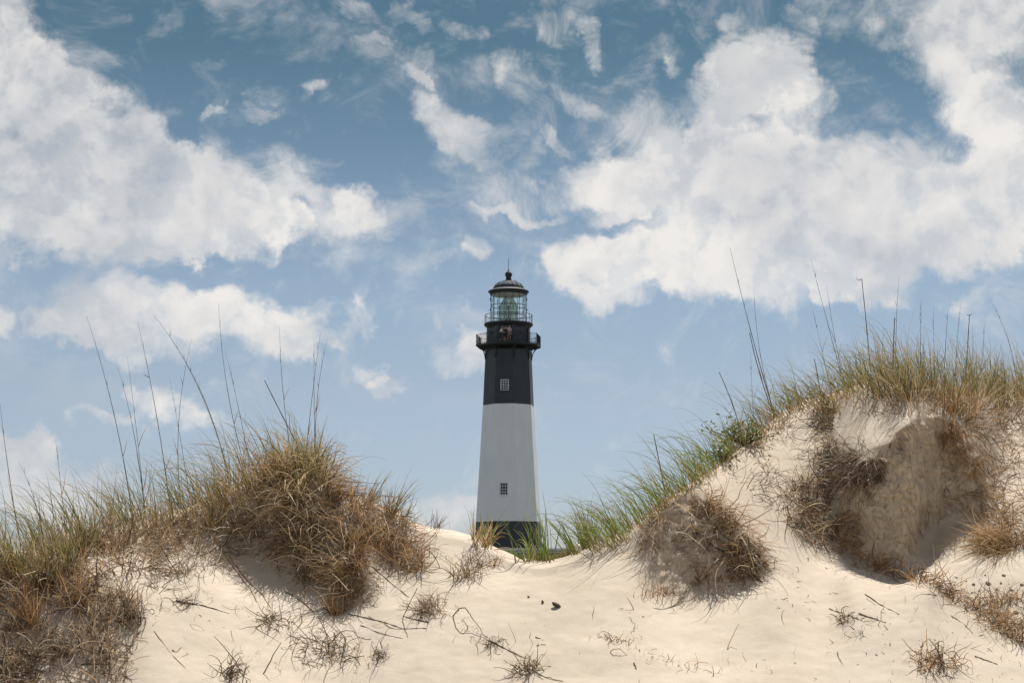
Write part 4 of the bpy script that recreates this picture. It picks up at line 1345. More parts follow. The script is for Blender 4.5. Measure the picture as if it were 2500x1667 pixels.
tuft(1135, 1405, [('thatch', 60, .08, .26, (-.1, 0, 1), .55, .18, .006), ('root', 50, .08, .24, (.2, 0, .8), .7, .2, .006), ('straw', 16, .08, .2, (0, 0, 1), .3, .1, .007)],
     'scraggly dry brown plant standing on sand left of the gap', group='dry plants left of the gap', jx=16, jy=9)
tuft(1208, 1366, [('rust', 26, .06, .16, (.05, 0, 1), .45, .14, .006)], 'little rusty v-shaped plant on the sand below the tower foot', group='dry plants left of the gap', jx=4, jy=2)
tuft(1165, 1370, [('root', 60, .06, .22, (.1, 0, .7), .7, .2, .005), ('thatch', 40, .06, .2, (.2, 0, .7), .7, .2, .005)], 'low dark twiggy plant on sand between two dry plants', group='dry plants left of the gap', jx=16, jy=8)
f = Fib()
q = crest_places(1285, 1420, 700, 10, -1)
blades(f, q, 'green', .05, .15, w=.006, lean=(-.1, 0, 1), spread=.6, droop=.12)
blades(f, crest_places(1310, 1450, 500, 12, 3), 'rust', .04, .13, w=.005, lean=(-.1, 0, 1), spread=.7, droop=.12)
blades(f, crest_places(1330, 1440, 500, 22, -8), 'bright', .05, .16, w=.006, lean=(-.1, 0, 1), spread=.6, droop=.12)
stuff(f, 'gap_turf', 'low green and straw turf behind the sand lip of the gap', 'grass')

# ---- right slope -------------------------------------------------------------
f = Fib()
blades(f, crest_places(1425, 1790, 900, 14, 18), 'bright', .18, .46, w=.006, lean=(-.7, 0, 1), spread=.35, droop=.12, wind=(-.05, 0, 0), depth=.1)
blades(f, crest_places(1440, 1770, 420, 8, 12, clump=24), 'green', .25, .58, w=.006, lean=(-.6, 0, 1), spread=.22, droop=.12, wind=(-.05, 0, 0))
blades(f, crest_places(1440, 1800, 700, 6, 28), 'straw', .06, .26, w=.005, lean=(-.2, 0, .7), spread=.8, droop=.14)
blades(f, crest_places(1560, 1720, 260, 0, 22), 'rust', .06, .2, w=.005, lean=(-.2, 0, .7), spread=.8, droop=.14)
blades(f, crest_places(1440, 1800, 260, 12, 30), 'bright', .45, .85, w=.0055, lean=(-.8, 0, 1), spread=.38, droop=.24, wind=(-.10, 0, 0), seg=10)
stuff(f, 'slope_grass', 'fresh green grass leaning left along the rising right slope', 'grass')
f = Fib()
blades(f, crest_places(1780, 2110, 900, 14, 26), 'green', .18, .5, lean=(-.7, 0, 1), spread=.35, droop=.12, wind=(-.05, 0, 0), depth=.1)
blades(f, crest_places(1800, 2110, 500, 8, 36), 'rust', .12, .36, w=.005, lean=(-.4, 0, .8), spread=.6, droop=.15)
blades(f, crest_places(2060, 2860, 2400, 12, 30), 'green', .25, .62, lean=(-.25, 0, 1), spread=.36, droop=.11, wind=(-.03, 0, 0), depth=.2)
blades(f, crest_places(2100, 2860, 859, 10, 25, clump=34), 'green', .35, .72, lean=(-.2, 0, 1), spread=.24, droop=.12, wind=(-.04, 0, 0))
blades(f, crest_places(2080, 2860, 1787, 10, 60), 'straw', .14, .46, w=.005, lean=(-.2, 0, .9), spread=.5, droop=.14, depth=.1)
blades(f, crest_places(2150, 2860, 1558, 5, 85), 'rust', .12, .40, w=.005, lean=(-.15, 0, .9), spread=.5, droop=.12)
blades(f, crest_places(1820, 2860, 646, 12, 30), 'green', .45, .85, w=.0055, lean=(-.4, 0, 1), spread=.38, droop=.24, wind=(-.10, 0, 0), seg=10)
blades(f, crest_places(2050, 2860, 317, 12, 30), 'straw', .45, .85, w=.0055, lean=(-.1, 0, 1), spread=.38, droop=.24, wind=(.02, 0, 0), seg=10)
stuff(f, 'crest_grass', 'dense olive and straw grass crowning the tall right dune', 'grass')
f = Fib()
CR = [(2160, 945), (2300, 955), (2520, 960), (2800, 1010), (2800, 1080), (2520, 1060), (2420, 1060), (2370, 1050), (2300, 1010), (2230, 985)]
mat_fibres(f, rand_in(CR, 2500), 'thatch', .1, .34, w=.005, out=.6, bias=(0, 0, .4))
mat_fibres(f, rand_in(CR, 1300), 'root', .1, .3, w=.005, out=.4)
RE = [(2355, 1040), (2420, 1030), (2520, 1040), (2800, 1060), (2800, 1360), (2520, 1340), (2450, 1330), (2415, 1250), (2390, 1130)]
mat_fibres(f, rand_in(RE, 4600), 'rust', .1, .36, w=.0045, out=.45, bias=(-.1, -.1, -.5), droop=.2)
mat_fibres(f, rand_in(RE, 4800), 'thatch', .1, .36, w=.005, out=.5, bias=(-.1, -.1, -.3), droop=.2)
mat_fibres(f, rand_in(RE, 2300), 'root', .1, .34, w=.005, out=.3, bias=(-.1, -.1, -.5), droop=.2)
mat_fibres(f, along([(2300, 1030), (2350, 1060), (2385, 1130), (2402, 1220), (2405, 1300)], 1300, 8, 14), 'rust', .1, .34, w=.004, out=.5, bias=(-.2, -.2, -.8), droop=.25)
stuff(f, 'edge_thatch', 'rusty dead grass hanging down the right edge of the eroded face', 'dead grass')
f = Fib()
mat_fibres(f, along([(1810, 1085), (1900, 1035), (1990, 1000), (2070, 985), (2120, 990)], 700, 12, 14), 'rust', .06, .26, w=.004, out=.4, bias=(-.1, -.1, 0))
mat_fibres(f, rand_in([(1870, 1060), (1960, 1010), (2010, 1010), (1990, 1100), (1920, 1090)], 240), 'thatch', .08, .3, w=.004, out=.3, bias=(-.2, -.1, -.4))
mat_fibres(f, along([(2110, 985), (2160, 985), (2215, 1000)], 420, 18, 14), 'root', .06, .24, w=.004, out=.5, bias=(-.1, -.1, 0))
mat_fibres(f, rand_in([(1770, 1110), (1950, 1150), (1960, 1290), (1880, 1240), (1800, 1180)], 420), 'root', .06, .30, w=.0035, out=.25, bias=(.2, -.2, -.4))
mat_fibres(f, rand_in([(1640, 1190), (1760, 1110), (1870, 1100), (1890, 1180), (1760, 1190)], 160), 'rust', .08, .36, w=.004, out=.2, bias=(.4, -.1, -.2))
mat_fibres(f, along([(1960, 1190), (2050, 1100), (2110, 1060)], 200, 20, 20), 'thatch', .08, .3, w=.004, out=.3)
stuff(f, 'runner_litter', 'thin dead runners and stems strewn over the upper right sand slope', 'plant litter')

# root masses on the right dune, each a body of its own
def root_mass(poly, recipe, lab, anchor, group='root masses on the right dune', extra=None, patchy=False):
    f = Fib()
    for m, n, l0, l1, w, out, bias, dr in recipe:
        mat_fibres(f, rand_in(poly, n), m, l0, l1, w=w, out=out, bias=bias, droop=dr, curl=.35, patchy=patchy)
    if extra: extra(f)
    return stuff(f, 'root_mass', lab, 'root mass', None, group, anchor)


def clump_extra(f):
    mat_fibres(f, along([(1572, 1335), (1600, 1272), (1650, 1222), (1690, 1203), (1760, 1235), (1830, 1300), (1862, 1380)], 800, 10, 10), 'rust', .08, .30, w=.004, out=.45, bias=(.1, -.2, -.7), droop=.2)
    mat_fibres(f, rand_in([(1555, 1300), (1620, 1260), (1660, 1330), (1640, 1400), (1590, 1390)], 260), 'root', .06, .2, w=.004, out=.3, bias=(-.1, -.1, -.5))
    p, n = G(*np.stack([rng.uniform(1695, 1830, 26), rng.uniform(1260, 1400, 26)]))
    f.ribbon(grow(p + n * .03, n * .5 + rng.normal(size=p.shape) * .8, U(.25, .5, 26), 10, .1, .10, .25 * rng.normal(size=26)), .011, 'thatch', taper=.5)
root_mass([(1690, 1208), (1755, 1233), (1830, 1302), (1868, 1390), (1800, 1432), (1690, 1436), (1680, 1330)],
          [('root', 1100, .06, .26, .005, .3, (.1, -.1, -.8), .25), ('thatch', 900, .06, .30, .005, .4, (.1, -.1, -.7), .25), ('rust', 900, .06, .28, .0045, .4, (.1, -.1, -.8), .25), ('straw', 160, .08, .26, .005, .5, (.1, -.1, -.6), .3)],
          'large round tangle of dark roots on the small cliff right of the gap', (1760, 1320), extra=clump_extra, patchy=True)
root_mass([(1985, 1005), (2030, 1000), (2050, 1080), (2062, 1170), (2015, 1195), (1985, 1120)],
          [('root', 1100, .08, .32, .005, .5, (0, -.1, -.6), .25), ('thatch', 400, .08, .3, .005, .5, (0, -.1, -.5), .25), ('straw', 60, .15, .32, .005, .9, (0, -.3, .5), .5)],
          'dark column of roots hanging below the tussock on the right dune', (2025, 1100))
root_mass([(2050, 1120), (2105, 1080), (2160, 1120), (2160, 1180), (2100, 1195), (2060, 1180)],
          [('root', 800, .08, .28, .005, .5, (0, -.1, -.5), .2), ('thatch', 300, .08, .28, .004, .5, (0, -.1, -.4), .2)],
          'dark root bunch overhanging the top left corner of the eroded face', (2110, 1140))
root_mass([(1905, 1200), (1965, 1165), (2030, 1190), (2040, 1290), (2010, 1335), (1960, 1310), (1915, 1270)],
          [('root', 900, .08, .34, .005, .45, (0, -.1, -.6), .2), ('thatch', 700, .08, .36, .005, .6, (0, -.1, -.5), .25), ('rust', 400, .08, .34, .004, .5, (0, -.1, -.5), .25), ('straw', 60, .15, .34, .005, .9, (0, -.3, .1), .3)],
          'wide grey-brown root tangle at the left foot of the eroded face', (1975, 1250))
root_mass([(2040, 1250), (2100, 1240), (2110, 1340), (2060, 1350)], [('rust', 360, .06, .22, .003, .4, (0, -.1, -.5), .15), ('root', 160, .06, .22, .004, .3, (0, -.1, -.5), .15)],
          'thin rusty root fringe at the lower left of the eroded face', (2070, 1300))
tuft(2030, 1012, [('straw', 60, .12, .3, (-.2, -.2, 1), .5, .25, .006), ('green', 50, .15, .36, (-.3, -.2, 1), .45, .2, .006)], 'arching tussock on the sand above the dark root column', group='tussocks on the right dune', jx=12, jy=5)
tuft(2145, 968, [('root', 50, .12, .3, (-.3, 0, 1), .4, .12, .006), ('green', 50, .15, .4, (-.3, 0, 1), .35, .12, .006)], 'dark-based tussock left of the bare sand cap on the right dune', group='tussocks on the right dune', jx=16, jy=6)
tuft(2206, 972, [('root', 60, .12, .3, (-.1, 0, 1), .4, .12, .006), ('green', 60, .2, .45, (-.1, 0, 1), .3, .1, .006), ('straw', 40, .15, .35, (0, 0, 1), .35, .1, .006)], 'dark-based tussock right of the bare sand cap on the right dune', group='tussocks on the right dune', jx=14, jy=6)
tuft(2330, 1010, [('rust', 80, .12, .36, (-.1, 0, 1), .35, .1, .006), ('green', 60, .2, .5, (-.1, 0, 1), .3, .1, .006)], 'upright rusty tussock above the eroded face near the right edge', group='tussocks on the right dune', jx=14, jy=7)
tuft(2372, 1035, [('rust', 80, .12, .36, (-.1, 0, 1), .4, .1, .006), ('straw', 40, .2, .4, (-.1, 0, 1), .4, .1, .006)], 'rusty tussock standing at the upper right corner of the eroded face', group='tussocks on the right dune', jx=12, jy=6)
tuft(2450, 1000, [('green', 70, .15, .45, (-.15, 0, 1), .35, .1, .006), ('straw', 70, .12, .36, (0, 0, 1), .45, .12, .006)], 'broad olive tussock on the crest at the right frame edge', group='tussocks on the right dune', jx=18, jy=6)
f = Fib()
q = np.stack([rng.normal(2440, 22, 420), rng.normal(1322, 14, 420)], 1)
p, n = G(q[:, 0], q[:, 1])
d = rng.normal(size=p.shape) * .3 + np.array([-.9, -.45, -.15])
f.ribbon(grow(p, d, U(.15, .5, 420), 8, .12, .05, .1 * rng.normal(size=420)), .005, 'straw')
f.ribbon(grow(p[:200], d[:200] + (.3, 0, .3), U(.15, .4, 200), 8, .2, .06, .1), .005, 'rust')
stuff(f, 'grass_tussock', 'straw tussock swept left at the foot of the right edge', 'grass tussock', None, 'tussocks on the right dune', (2440, 1322))

f = Fib()
mat_fibres(f, rand_in(SCARP, 150), 'root', .04, .16, w=.0035, out=.25, bias=(0, -.05, -1.3), droop=.2, patchy=False)
mat_fibres(f, rand_in(SCARP, 110), 'thatch', .05, .22, w=.003, out=.4, bias=(0, -.1, -1.0), droop=.3, patchy=False)
mat_fibres(f, along([(2078, 1150), (2130, 1118), (2176, 1076), (2206, 1034), (2247, 1012), (2330, 1030), (2396, 1108)], 260, 8, 7), 'thatch', .05, .24, w=.0035, out=.4, bias=(0, -.15, -.8), droop=.35, patchy=False)
mat_fibres(f, along([(2345, 1203), (2396, 1206)], 26, 8, 3), 'root', .06, .14, w=.006, out=.1, bias=(1.6, -.1, 0), patchy=False)
mat_fibres(f, along([(2300, 1145), (2306, 1200)], 26, 3, 8), 'root', .06, .14, w=.006, out=.15, bias=(0, -.1, -1.6), patchy=False)
mat_fibres(f, rand_in([(2330, 1290), (2420, 1290), (2400, 1330), (2340, 1325)], 50), 'root', .05, .16, w=.004, out=.1, bias=(.8, -.1, 0), patchy=False)
mat_fibres(f, along([(2030, 1315), (2090, 1350), (2150, 1385), (2215, 1402), (2262, 1395)], 420, 16, 9), 'rust', .05, .22, w=.004, out=.25, bias=(.3, -.2, 0))
mat_fibres(f, along([(2030, 1315), (2090, 1350), (2150, 1385), (2215, 1402)], 160, 14, 8), 'root', .05, .18, w=.004, out=.2, bias=(.3, -.2, 0))
stuff(f, 'face_roots', 'fine dead roots poking from the eroded sand face and its lip', 'plant litter')

# leafy shrubs among the grass on the right shoulder
def shrub(cx_, cy_, rx, ry, n, lab):
    f = Fib()
    b = G(cx_, crest_y(cx_) + 8)[0][0]
    sc = b[1] / F
    ns = 26
    tips = b + np.stack([rng.normal(0, rx * sc * .55, ns), rng.normal(0, .12, ns), np.abs(rng.normal(0, ry * sc * .8, ns)) + .05], 1)
    for t in tips:
        m = (b + t) / 2 + rng.normal(0, .02, 3); f.tube([b, m, t], [.006, .004, .002], 'root', 4)
    k = rng.integers(0, ns, n)
    c = tips[k] * 1.0 + rng.normal(0, .045, (n, 3)) - (tips[k] - b) * rng.uniform(0, .5, (n, 1))
    d = rng.normal(size=(n, 3)) + (0, 0, .4)
    f.ribbon(grow(c, d, U(.02, .05, n), 3, .2, .1), .014 * U(.6, 1.2, n), 'leaf', taper=.9)
    return stuff(f, 'shrub', lab, 'shrub', None, 'shrubs on the right shoulder', (cx_, crest_y(cx_) + 8))
shrub(1815, 1050, 60, 22, 620, 'low leafy shrub among the grass at the foot of the tall stalks')
shrub(1768, 1105, 34, 15, 300, 'small leafy shrub lower down the right shoulder')

# ---- litter and small wreckage on the open sand -------------------------------
f = Fib()
SAND = [(350, 1500), (520, 1400), (640, 1370), (800, 1470), (950, 1420), (1050, 1420), (1200, 1400), (1500, 1460), (1700, 1450), (1900, 1350), (2050, 1370), (2220, 1430), (2400, 1540), (2540, 1600), (2540, 1700), (320, 1700)]
q = rand_in(SAND, 900)
keep = (vnoise(q[:, 0] / 120, q[:, 1] / 60, seed=91) + .5 + .25 * vnoise(q[:, 0] / 40, q[:, 1] / 25, seed=92)) > .52
keep &= ~((q[:, 0] > 1230) & (q[:, 0] < 1560) & (q[:, 1] < 1520) & (rng.random(len(q)) < .8))
q = q[keep]
mat_fibres(f, q[::2], 'root', .012, .06, w=.004, out=.03, spread=1, curl=.5, seg=5)
mat_fibres(f, q[1::2], 'thatch', .015, .08, w=.004, out=.03, spread=1, curl=.5, seg=5)
mat_fibres(f, rand_in([(1880, 1330), (2060, 1370), (2100, 1480), (2480, 1560), (2500, 1660), (2050, 1640), (1900, 1500)], 170), 'root', .015, .06, w=.005, out=.08, curl=.5, seg=5)
mat_fibres(f, rand_in([(380, 1480), (560, 1400), (700, 1420), (860, 1480), (960, 1560), (900, 1660), (420, 1660)], 200), 'rust', .03, .16, w=.004, out=.1, curl=.4, seg=7)
mat_fibres(f, along([(1105, 1500), (1165, 1560), (1230, 1620), (1290, 1660)], 90, 10, 8), 'root', .02, .08, w=.004, out=.12, curl=.5, seg=5)
mat_fibres(f, along([(1460, 1565), (1560, 1590), (1640, 1620), (1760, 1660)], 110, 12, 6), 'rust', .02, .09, w=.004, out=.1, curl=.5, seg=5)
mat_fibres(f, along([(1560, 1440), (1660, 1470), (1720, 1450), (1800, 1450)], 150, 22, 10), 'rust', .02, .10, w=.004, out=.15, curl=.5, seg=5)
mat_fibres(f, along([(1540, 1500), (1560, 1560)], 40, 10, 14), 'root', .02, .08, w=.004, out=.1, curl=.5, seg=5)
stuff(f, 'sand_litter', 'scattered broken stems and dark crumbs lying over the open sand', 'plant litter')
f = Fib()
mat_fibres(f, along([(2100, 1355), (2200, 1392), (2290, 1432), (2370, 1492), (2460, 1540)], 900, 16, 9), 'rust', .06, .26, w=.0045, out=.3, bias=(.3, -.1, -.1))
mat_fibres(f, along([(2180, 1385), (2290, 1430), (2370, 1490)], 360, 14, 8), 'root', .06, .22, w=.0045, out=.25, bias=(.3, -.1, -.1))
mat_fibres(f, rand_in([(2360, 1480), (2430, 1460), (2540, 1450), (2540, 1580), (2450, 1560)], 1100), 'thatch', .05, .22, w=.0045, out=.35, bias=(-.2, 0, 0))
mat_fibres(f, rand_in([(2360, 1480), (2430, 1460), (2540, 1450), (2540, 1580), (2450, 1560)], 600), 'rust', .05, .2, w=.004, out=.35, bias=(-.2, 0, 0))
stuff(f, 'drift_debris', 'line of dead grass debris along the sand edge at lower right', 'plant litter')


def clump(x, y, rx, ry, recipe, lab, group='dead clumps on the open sand', bias=(0, 0, .2)):
    f = Fib()
    for m, n, l0, l1, w, out in recipe:
        q = np.stack([rng.normal(x, rx * .5, n), rng.normal(y, ry * .5, n)], 1)
        mat_fibres(f, q, m, l0, l1, w=w, out=out, bias=bias, curl=.35, droop=.12, patchy=False)
    return stuff(f, 'dead_grass_clump', lab, 'dead plant', None, group, (x, y))


clump(800, 1582, 70, 34, [('root', 260, .08, .26, .005, .7), ('thatch', 160, .08, .28, .005, .7), ('root', 90, .1, .3, .004, .15)], 'largest dark tangle of dead grass on the sand at lower left')
clump(676, 1528, 48, 18, [('root', 150, .06, .2, .005, .4), ('thatch', 60, .06, .2, .004, .4)], 'flat dark tangle just up and left of the largest one', bias=(.4, 0, 0))
clump(1048, 1490, 36, 26, [('thatch', 260, .06, .16, .004, .6), ('root', 130, .06, .16, .004, .5), ('straw', 60, .05, .14, .004, .7)], 'rounded grey-brown ball of dead grass below the hummock flank')
clump(935, 1606, 22, 16, [('root', 70, .05, .14, .004, .6), ('thatch', 20, .05, .14, .004, .6)], 'small dark tuft right of the largest tangle')
clump(1284, 1640, 40, 18, [('root', 80, .06, .18, .006, .5), ('straw', 24, .08, .2, .006, .4)], 'dark star-shaped dead plant at the bottom centre of the sand')
clump(570, 1652, 48, 20, [('root', 90, .08, .26, .006, .4), ('green', 26, .06, .22, .006, .4)], 'dark and olive dead clump at the bottom edge, lower left')
clump(820, 1500, 22, 8, [('rust', 50, .10, .24, .005, .9), ('root', 36, .08, .18, .005, .5)], 'upright spiky rusty plant on sand at the foot of the hummock', bias=(.1, -.1, .9))
clump(2068, 1522, 30, 16, [('root', 100, .05, .15, .005, .4), ('rust', 30, .06, .16, .004, .3)], 'small dark tuft beside a straight twig on the right sand')
clump(2105, 1560, 24, 14, [('root', 40, .04, .12, .005, .4)], 'thin twiggy tuft below the straight twig on the right sand')
clump(2286, 1620, 56, 34, [('root', 190, .06, .2, .005, .6), ('rust', 130, .06, .2, .005, .6), ('straw', 40, .06, .18, .005, .6)], 'brown tangle of dead grass at the bottom right of the sand')
clump(1490, 1568, 40, 7, [('rust', 60, .04, .12, .004, .4), ('root', 26, .04, .1, .004, .4)], 'low rusty runner tuft in the middle of the lower sand')
clump(310, 1510, 50, 30, [('root', 200, .06, .2, .005, .5), ('thatch', 120, .06, .2, .005, .5)], 'dark thatch clump at the right end of the left bank')
clump(455, 1480, 26, 10, [('root', 60, .06, .16, .004, .4), ('thatch', 30, .06, .16, .004, .4)], 'small dark tuft at the root of the long lying twig')
clump(1620, 1448, 44, 8, [('rust', 110, .05, .18, .004, .5)], 'rusty fringe of roots lying at the foot of the small cliff')
clump(1210, 1575, 30, 9, [('root', 60, .04, .12, .004, .5), ('thatch', 30, .04, .12, .004, .5)], 'dark knot halfway along the dead runner left of centre')


def twig(lab, pts, r=.004, mat='root', group='loose twigs on the sand', twigs=(), name='twig'):
    """pts: (picture x, y, height above the sand)"""
    f = Fib()
    def lay(pp):
        a = np.array([(x, y) for x, y, *_ in pp], float); h = np.array([(p[2] if len(p) > 2 else 0) for p in pp])
        tt = np.linspace(0, 1, len(pp)); t2 = np.linspace(0, 1, max(6, len(pp) * 4))
        x, y, h = np.interp(t2, tt, a[:, 0]), np.interp(t2, tt, a[:, 1]), np.interp(t2, tt, h)
        P, N_ = G(x, y + h / P3[0, 0, 1] * F * 1.0)
        return P + np.array([0, 0, 1]) * (h + r * .5)[:, None] + rng.normal(0, .002, P.shape)
    P = lay(pts)
    r *= .82
    f.tube(P, np.linspace(r, r * .5, len(P)), mat, 5)
    for t in twigs:
        P2 = lay(t); f.tube(P2, np.linspace(r * .7, r * .3, len(P2)), mat, 4)
    return tag(f.build(name, origin=P[0]), lab, 'twig', group)


twig('long dark twig lying across the sand on the left, pointing right', [(430, 1475), (490, 1484), (560, 1505)], .006, twigs=[[(470, 1480), (440, 1500), (420, 1478)]])
twig('bent dark twig standing like a hook below the hummock flank', [(1046, 1528), (985, 1511), (985, 1511, .02), (1018, 1436, .24)], .006)
twig('pair of long thin runners pointing right on the sand below the hummock', [(850, 1500), (930, 1520), (985, 1541), (1040, 1543)], .0045, twigs=[[(900, 1508), (960, 1540), (1040, 1543)], [(880, 1530), (960, 1560), (985, 1566)]])
twig('arched dead runner stem rising over the sand left of centre', [(1105, 1512), (1122, 1490, .10), (1135, 1487, .13), (1152, 1510, .08), (1186, 1562, .0)], .006)
twig('dead runner stem crossing the sand down to the bottom centre', [(1186, 1566), (1230, 1585), (1285, 1612)], .006, twigs=[[(1240, 1590), (1262, 1603)]])
twig('thin runner stem trailing to the bottom from the star-shaped plant', [(1290, 1635), (1330, 1655), (1375, 1668)], .005)
twig('straight dark twig lying on the right sand beside a dark tuft', [(2097, 1506), (2130, 1518), (2163, 1530)], .006)
twig('thin twig pointing at the straight twig from the upper left', [(2024, 1485), (2060, 1500), (2098, 1522)], .004)
twig('beaded dark twig on the sand above the straight twig', [(2112, 1448), (2150, 1478), (2196, 1505)], .0055, twigs=[[(2115, 1460), (2140, 1480)]])
twig('thin twig lying at far right of the lower sand', [(2322, 1506), (2350, 1524), (2376, 1546)], .004)
twig('dark forked twig near the bottom right corner', [(2380, 1600), (2410, 1612), (2436, 1622)], .005, twigs=[[(2410, 1580), (2428, 1594)]])
twig('thin curved stem rising at the right frame edge', [(2445, 1505), (2475, 1550), (2496, 1582)], .005)
twig('pale bent reed standing on the sand right of centre', [(1775, 1588), (1785, 1560, .04), (1805, 1522, .12)], .004, 'straw')
twig('curved twig hooked on the sand low on the right', [(2044, 1602), (2048, 1616), (2056, 1630)], .004)
twig('thin curved straw lying near the bottom left', [(420, 1598), (430, 1604), (445, 1588)], .004)
twig('long thin straw lying down the sand at lower left', [(375, 1550), (415, 1605), (455, 1648)], .0035, 'rust')
twig('short straw lying alone in the middle of the sand', [(1310, 1580), (1322, 1577), (1334, 1579)], .004, 'rust')
twig('short dark twig left of the lone straw', [(1308, 1560), (1314, 1562), (1321, 1562)], .005)
twig('upright dark splinter in the lower middle sand', [(1548, 1625), (1551, 1632), (1554, 1640)], .007)
twig('arched pale loop of dead stem on the lower middle sand', [(1490, 1600), (1500, 1592, .03), (1515, 1593, .03), (1530, 1606)], .004, 'rust')
twig('long diagonal stem below the overhang at the right', [(2035, 1300), (2110, 1350), (2200, 1420)], .0055, twigs=[[(2090, 1340), (2120, 1400)]])
twig('rusty stem running down the slope from the left ridge', [(560, 1345), (590, 1390), (640, 1450), (660, 1490)], .006, 'rust')
twig('straight brown stem on the sand right of the hummock foot', [(905, 1380), (950, 1420), (1000, 1462)], .005)
twig('rusty runner curving down the sand left of the hummock', [(520, 1300), (560, 1360), (610, 1430), (628, 1478)], .006, 'rust')
twig('dark hooked twig with a shadow under the hummock', [(695, 1440), (730, 1465), (770, 1500)], .005, twigs=[[(700, 1430), (760, 1490)], [(695, 1440), (680, 1460), (700, 1470)]])
twig('thin dark stem slanting on the left bank', [(232, 1450), (231, 1380, .25), (233, 1340, .4)], .009)

# chunk of wood in the gap's sand
def chip(lab, x, y, w, h, ang, mat='bark', name='wood_chip'):
    p, n = G(x, y); p, n = p[0], n[0]
    bmc = bmesh.new(); bmesh.ops.create_icosphere(bmc, subdivisions=2, radius=1)
    for v in bmc.verts:
        k = 1 + .9 * float(vnoise(v.co.x * 1.9 + x, v.co.y * 1.9, v.co.z * 1.9, seed=5)); v.co *= k
    bmesh.ops.scale(bmc, vec=(w, h, h * .8), verts=bmc.verts)
    me = bpy.data.meshes.new(name); bmc.to_mesh(me); bmc.free()
    o = link(name, me, mat=M[mat]); o.location = tuple(p + n * h * .35); o.rotation_euler = (radians(25), radians(ang), radians(rng.uniform(-20, 20)))
    return o


tag(chip('x', 1362, 1486, .045, .02, 32), 'dark splintered wood chip lying alone on the bare sand of the gap', 'wood chip', 'wood chips on the bare sand')
tag(chip('x', 1325, 1476, .014, .012, 80), 'tiny dark chip left of the larger wood chip', 'wood chip', 'wood chips on the bare sand')
tag(chip('x', 1291, 1461, .012, .008, 50), 'smallest brown chip above and left of the others on the gap sand', 'wood chip', 'wood chips on the bare sand')
CLOD = [(2302, 1398, 10), (2334, 1406, 20), (2376, 1425, 22), (2414, 1424, 26), (2432, 1438, 22), (2470, 1438, 20), (2448, 1404, 22), (2496, 1426, 24), (2420, 1452, 24), (2390, 1440, 14), (2426, 1468, 28), (2478, 1492, 28), (2360, 1416, 9), (2405, 1402, 12),
        (2443, 1422, 13), (2458, 1452, 15), (2400, 1460, 11), (2372, 1445, 9), (2486, 1458, 17), (2440, 1480, 13), (2464, 1424, 9), (2392, 1412, 8), (2348, 1424, 7), (2415, 1440, 9), (2455, 1470, 10), (2502, 1475, 20)]
for i, (x, y, s) in enumerate(CLOD):
    sc = s * .5 * 3.0 / 1000 * .62
    o = chip('x', x, y, sc, sc * rng.uniform(.55, .8), rng.uniform(-60, 60), 'clod', 'sand_clod')
    o.location.z -= sc * .45; o.rotation_euler = tuple(rng.uniform(-1.2, 1.2, 3))
    tag(o, 'dark damp sand clod strewn below the right edge of the eroded face', 'sand clod', 'dark clods on the right sand')
p, n = G(1411, 1346)
bmc = bmesh.new(); bmesh.ops.create_grid(bmc, x_segments=9, y_segments=9, size=1)
for v in bmc.verts:
    v.co.z = 1.3 * float(fbm(v.co.x * 1.7, v.co.y * 1.7, seed=8, oct=3)); v.co.x *= .8 + .3 * float(vnoise(v.co.y * 3, 0, seed=9))
bmesh.ops.scale(bmc, vec=(.025, .035, .03), verts=bmc.verts); bmesh.ops.solidify(bmc, geom=bmc.faces[:], thickness=.0015)
me = bpy.data.meshes.new('paper_scrap'); bmc.to_mesh(me); bmc.free()
o = link('paper_scrap', me, mat=M['paper']); o.location = tuple(p[0] + n[0] * .03 + (0, -.05, .02)); o.rotation_euler = (radians(80), 0, radians(10))
tag(o, 'small white crumpled scrap caught in grass right of the lighthouse foot', 'litter')


